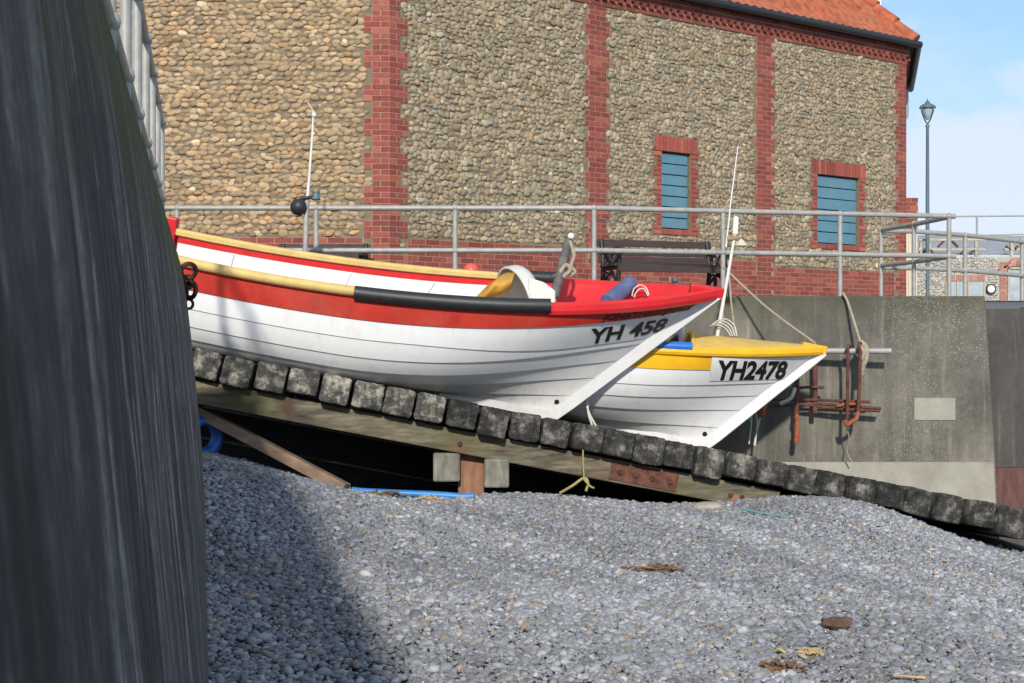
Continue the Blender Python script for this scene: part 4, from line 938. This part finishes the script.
m = MB(); h0 = F2.P(LEN+OV*kh,EAVE+.2,OV); h1 = F2.P(LEN+OV*kh-kh*4.2,EAVE+.2+4.2,OV-4.2)
for k in range(12):
    a, c = h0+(h1-h0)*k/12, h0+(h1-h0)*(k+1.04)/12; m.tube([a+[0,0,.03],c+[0,0,.0]], [.12,.10], 12)
m.build('hip_tiles', M['tile'], bd)
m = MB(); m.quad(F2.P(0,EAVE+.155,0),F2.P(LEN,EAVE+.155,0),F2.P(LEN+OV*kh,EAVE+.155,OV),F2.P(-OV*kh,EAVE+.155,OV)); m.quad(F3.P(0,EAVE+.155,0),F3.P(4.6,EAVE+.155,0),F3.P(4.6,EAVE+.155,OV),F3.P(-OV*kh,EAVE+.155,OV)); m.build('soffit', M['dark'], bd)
m = MB()
for f,a,c in ((F2,-.1,LEN+.12),(F3,-.06,4.6)):
    m.tube([f.P(a,EAVE+.15,OV+.05), f.P((a+c)/2,EAVE+.14,OV+.05), f.P(c,EAVE+.15,OV+.05)], .065, 12)
m.build('gutter', M['gutter'], bd)
m = MB(); a = F3.P(4.3,EAVE-.1,.12); m.tube([a+[0,0,.2],a,a-[0,0,.35],F3.P(4.3,EAVE-.7,-.02)], .05, 10); m.build('downpipe', M['galv'], bd)
m = MB(); a = at(871,-7,29.0); m.box(a+np.array([0,0,-.6]), (.16,.2,.75)); m.box(a+np.array([0,0,.1]), (.2,.24,.04)); m.box(a+np.array([.0,0,.35]), (.22,.24,.05)); m.build('chimney', M['white'], bd, bevel=.01)
# low corner buttress: brick cap over cream render
m, mm = MB(), MB(); i = 0; 
fb = Face(at(904.5,0,25.95)*[1,1,0], np.array([1.,.1,0])/math.hypot(1,.1), np.array([.1,-1.,0])/math.hypot(1,.1))
z = 2.02
while z < 2.62: brick_run(m,mm,fb,.0,.25,z,.11*(i%2)); z += CH; i += 1
q = m.build('buttress_cap', M['brick'], bd); mm.build('mortar_joint', M['brick_mortar'], q)
m = MB(); m.box(fb.P(.12,(2.05+HT)/2,-.2), (.125,.2,(2.05-HT)/2), fb.ax()); m.box(fb.P(.12,2.33,-.203), (.122,.2,.28), fb.ax())
for x in (.03,.09,.15,.21): m.box(fb.P(x,(2.0+HT)/2,.004), (.018,.008,(2.0-HT)/2-.02), fb.ax())
m.build('buttress', M['cream'], bd)

# ------------------------------------------------------------------ far right background
lp = thing('street_lamp', np.array([at(927.5,0,34)[0],34,HT]), 'tall slim blue grey street lamp with glazed lantern beyond the building', 'street lamp')
b0 = ORG[lp]; zl = at(0,124,34)[2]
m = MB(); m.lathe(b0, [(.05,0),(.05,.9),(.05,1.0),(.045,3),(.036,zl-HT-.1),(.055,zl-HT-.05),(.03,zl-HT)], 12); m.build('pole', M['lamp_blue'], lp)
lb = np.array([b0[0],34,zl])
ln_ = MB()
for k in range(4):
    a = k*math.pi/2+.5; u_ = np.array([math.cos(a),math.sin(a),0]); ln_.tube(path([lb, lb+u_*.10+[0,0,.12], lb+u_*.19+[0,0,.32], lb+u_*.2+[0,0,.42]]), .014, 6)
lt = ln_.build('lantern_frame', M['lamp_blue'], lp)
m = MB(); m.lathe(lb+[0,0,.0], [(.20,.38),(.19,.42),(.12,.47),(.07,.49),(.055,.53),(.02,.55),(.012,.60),(.001,.61)], 14); m.lathe(lb, [(.20,.38),(.001,.38)], 14); m.build('lantern_cap', M['lamp_blue'], lt)
m = MB(); m.lathe(lb, [(.03,.10),(.07,.16),(.13,.32),(.13,.378)], 12); m.build('lantern_glass', M['pane'], lt)
# flint garden building with brick trims
YB = 34.0
fw = thing('flint_outbuilding', (at(975,0,YB)[0],YB,HT), 'low pale flint building with brick arches beyond the railing, right edge', 'building')
def fbx(m, x0,x1,y0,y1,Y,th,col=None):
    a, c = at(x0,y1,Y), at(x1,y0,Y); m.box(((a[0]+c[0])/2,Y+th/2,(a[2]+c[2])/2), ((c[0]-a[0])/2,th/2,(c[2]-a[2])/2), None, col); return m
m = MB(); fbx(m, 918,1100,256.5,312,YB,.6); m.build('wall', M['flint_mortar'], fw)
g = np.random.default_rng(31); pos=[];fr=[];hl=[];cl=[]
for py in np.arange(258,312,2.6):
    for px in np.arange(919,1090,3.1):
        x_, y_ = px+g.normal(0,.9), py+g.normal(0,.6)
        if (944<x_<987 and 273<y_<300) or (998<x_) : continue
        pos.append(at(x_,y_,YB)+[0,-.01,0]); fr.append(np.eye(3)); hl.append((.045*g.uniform(.6,1.2),.014,.034*g.uniform(.6,1.2))); v = g.uniform(.33,.56); cl.append(v*np.array([1,.95,.87]))
stones('cobble_facing', M['cobble'], np.array(pos), np.array(fr), np.array(hl), np.array(cl), 1, .12, parent=fw)
m = MB()
for i in range(19): fbx(m, 946+i*2.1,947.9+i*2.1,275,281,YB-.03,.05,bcol(1.7,1))
m.build('lintel', M['brick'], fw); m = MB()
for i in range(28):
    z_ = 262+i*1.8; w_ = 9 if (i//2)%2 else 6.5; fbx(m, 1000,1000+w_,z_,z_+1.6,YB-.03,.05,bcol(1.6,1))
for k in range(14):
    a = math.pi*(1-k/13*.62); cx, cz = 1018, 272
    p_ = at(cx+16*math.cos(a), cz-10*math.sin(a), YB-.03); m.box(p_+np.array([0,-.02-.003*(k%2),0]), (.024,.04,.10), [[math.sin(a),0,math.cos(a)],[0,1,0],[-math.cos(a),0,math.sin(a)]], bcol(1.6,1))
m.build('brick_trim', M['brick'], fw)
m = MB(); fbx(m, 948,984,281.5,300,YB-.015,.03); wd = m.build('window', M['pane'], fw)
for x in (945.5,957,968,984): m = MB(); fbx(m, x,x+1.6,281.3,300,YB-.05,.04); m.build('frame', M['beam_cream'], wd)
m = MB(); fbx(m, 1008,1030,270,312,YB-.012,.03); dr = m.build('door', M['pane'], fw)
m = MB(); fbx(m, 1008,1010,268,312,YB-.05,.04); fbx(m, 1008,1030,267,269,YB-.05,.04); m.build('frame', M['beam_cream'], dr)
c = at(990.5,289,YB-.04); m = MB(); m.tube([c,c-[0,.04,0]], .12, 20); sg = m.build('round_plaque', M['iron'], fw)
m = MB(); m.tube([c-[0,.035,0],c-[0,.055,0]], .085, 20); m.build('plaque_face', M['white'], sg)
m = MB(); a,c = at(905,256,YB+.6), at(1110,236,YB+4); m.quad((a[0],YB+.58,a[2]+.02),(c[0],YB+.58,a[2]+.02),(c[0],YB+4,c[2]),(at(905,236,YB+4)[0],YB+4,c[2])); m.build('roof', M['slate'], fw)
pg = thing('timber_pergola', (at(950,0,34.35)[0],34.35,at(0,257,34.35)[2]), 'weathered cream timber pergola with diagonal braces above the flint outbuilding', 'pergola')
YP = 34.35
def beam(m, p, q, w): 
    p, q = at(*p,YP), at(*q,YP); d = (q-p); L_ = np.linalg.norm(d); d /= L_; up = np.array([-d[2],0,d[0]]); m.box((p+q)/2, (L_/2,.05,w/2), (d,np.array([0,1,0]),up))
for p,q in (((918,240),(985,239.5)),((918,249.5),(985,249.5)),((1004,249.5),(1022,249.5))):
    m = MB(); beam(m,p,q,.05); m.build('beam', M['beam_cream'], pg)
for x in (921,929,965,976):
    m = MB(); a = at(x,0,YP); m.box((a[0],YP,(at(0,239,YP)[2]+at(0,257.5,YP)[2])/2), (.03,.03,(at(0,239,YP)[2]-at(0,257.5,YP)[2])/2)); m.build('post', M['beam_cream'], pg)
for p,q in (((938,247),(944,241)),((958,247),(952,241)),((922,254),(926,250)),((934,254),(930,250)),((961,254),(965,250)),((970,254),(974,250)),((1006,246),(1010,250)),((1018,246),(1014,250))):
    m = MB(); beam(m,p,q,.04); m.build('brace', M['drift'], pg)
m = MB(); a = at(1011.5,0,YP); m.box((a[0],YP,(at(0,240,YP)[2]+at(0,257.5,YP)[2])/2), (.035,.035,(at(0,240,YP)[2]-at(0,257.5,YP)[2])/2)); m.build('post', M['beam_cream'], pg)
tr = thing('upper_railing', (at(990,0,38)[0],38,HT), 'thin distant white railing on the skyline at the far right', 'railing')
m = MB(); m.tube([at(953,216.5,38),at(1000,216,38),at(1100,215,38)], .022, 8); m.tube([at(915,235.5,38),at(1000,235,38),at(1100,232,38)], .02, 8); m.build('rail', M['galv'], tr)
for x in (977,1060):
    m = MB(); m.tube([at(x,216,38),at(x,240,38),[at(x,0,38)[0],38,HT]], .03, 8); m.build('post', M['galv'], tr)

# ------------------------------------------------------------------ light, sky, camera
Ld = np.array([.07,2.0,-1.0]); Ld /= np.linalg.norm(Ld)
sun = bpy.data.lights.new('sun','SUN'); sun.energy = 3.7; sun.angle = math.radians(2.6); sun.color = (1,.94,.85)
so = bpy.data.objects.new('sun', sun); C.objects.link(so); so.rotation_euler = Vector(Ld).to_track_quat('-Z','Y').to_euler(); so.location = (-10,-30,30)
W_ = bpy.data.worlds.new('World'); S.world = W_; W_.use_nodes = True; nt = W_.node_tree; bg = nt.nodes['Background']
sky = N(nt,'ShaderNodeTexSky', sky_type='NISHITA'); sky.sun_disc = False
el = math.asin(-Ld[2]); sky.sun_elevation = el; sky.sun_rotation = math.atan2(-Ld[0], -Ld[1]); sky.air_density = 1.0; sky.dust_density = .05; sky.ozone_density = 3.5
tc = N(nt,'ShaderNodeTexCoord'); mp = N(nt,'ShaderNodeMapping'); mp.inputs['Scale'].default_value = (1,1,2.6); mp.inputs['Location'].default_value = (.35,.1,.12)
nt.links.new(tc.outputs['Generated'], mp.inputs[0])
cl = ramp(nt, noise(nt, mp.outputs[0], 3.2, 7, .55), [(.47,0),(.66,1)])
sx = N(nt,'ShaderNodeSeparateXYZ'); nt.links.new(tc.outputs['Generated'], sx.inputs[0])
mr = N(nt,'ShaderNodeMapRange'); nt.links.new(math_(nt,'ADD',sx.outputs['Z'],math_(nt,'MULTIPLY',math_(nt,'SUBTRACT',noise(nt,mp.outputs[0],6.5,7,.55),.5),.34)), mr.inputs[0])
mr.inputs[1].default_value = .205; mr.inputs[2].default_value = .125; mr.interpolation_type = 'SMOOTHSTEP'
cl = math_(nt,'MAXIMUM',math_(nt,'MULTIPLY',cl,.55),math_(nt,'MULTIPLY',mr.outputs[0],.9))
lo = N(nt,'ShaderNodeMapRange'); nt.links.new(sx.outputs['Z'], lo.inputs[0]); lo.inputs[1].default_value = .55; lo.inputs[2].default_value = .12; lo.inputs[3].default_value = .1; lo.inputs[4].default_value = .75
blue = mix(nt, lo.outputs[0], sky.outputs[0], (4.3,7.2,11.0))
hi = N(nt,'ShaderNodeMapRange'); nt.links.new(sx.outputs['Z'], hi.inputs[0]); hi.inputs[1].default_value = .25; hi.inputs[2].default_value = .5; hi.inputs[4].default_value = .45
cl = math_(nt,'MAXIMUM', cl, hi.outputs[0])
c = mix(nt, math_(nt,'MULTIPLY',cl,.85), blue, (7.2,7.6,8.5)); nt.links.new(c, bg.inputs['Color']); bg.inputs['Strength'].default_value = .10
cam = bpy.data.cameras.new('camera'); co = bpy.data.objects.new('camera', cam); C.objects.link(co); co.location = (0,0,0); co.rotation_euler = (math.pi/2,0,0)
cam.sensor_width = 36; cam.lens = 36*F/1024; cam.clip_end = 4000; cam.clip_start = .05
cam.dof.use_dof = True; cam.dof.focus_distance = 15; cam.dof.aperture_fstop = 20
S.camera = co
S.view_settings.view_transform = 'Standard'; S.view_settings.look = 'None'; S.view_settings.exposure = 0.2; S.view_settings.gamma = 1
S.render.engine = 'CYCLES'
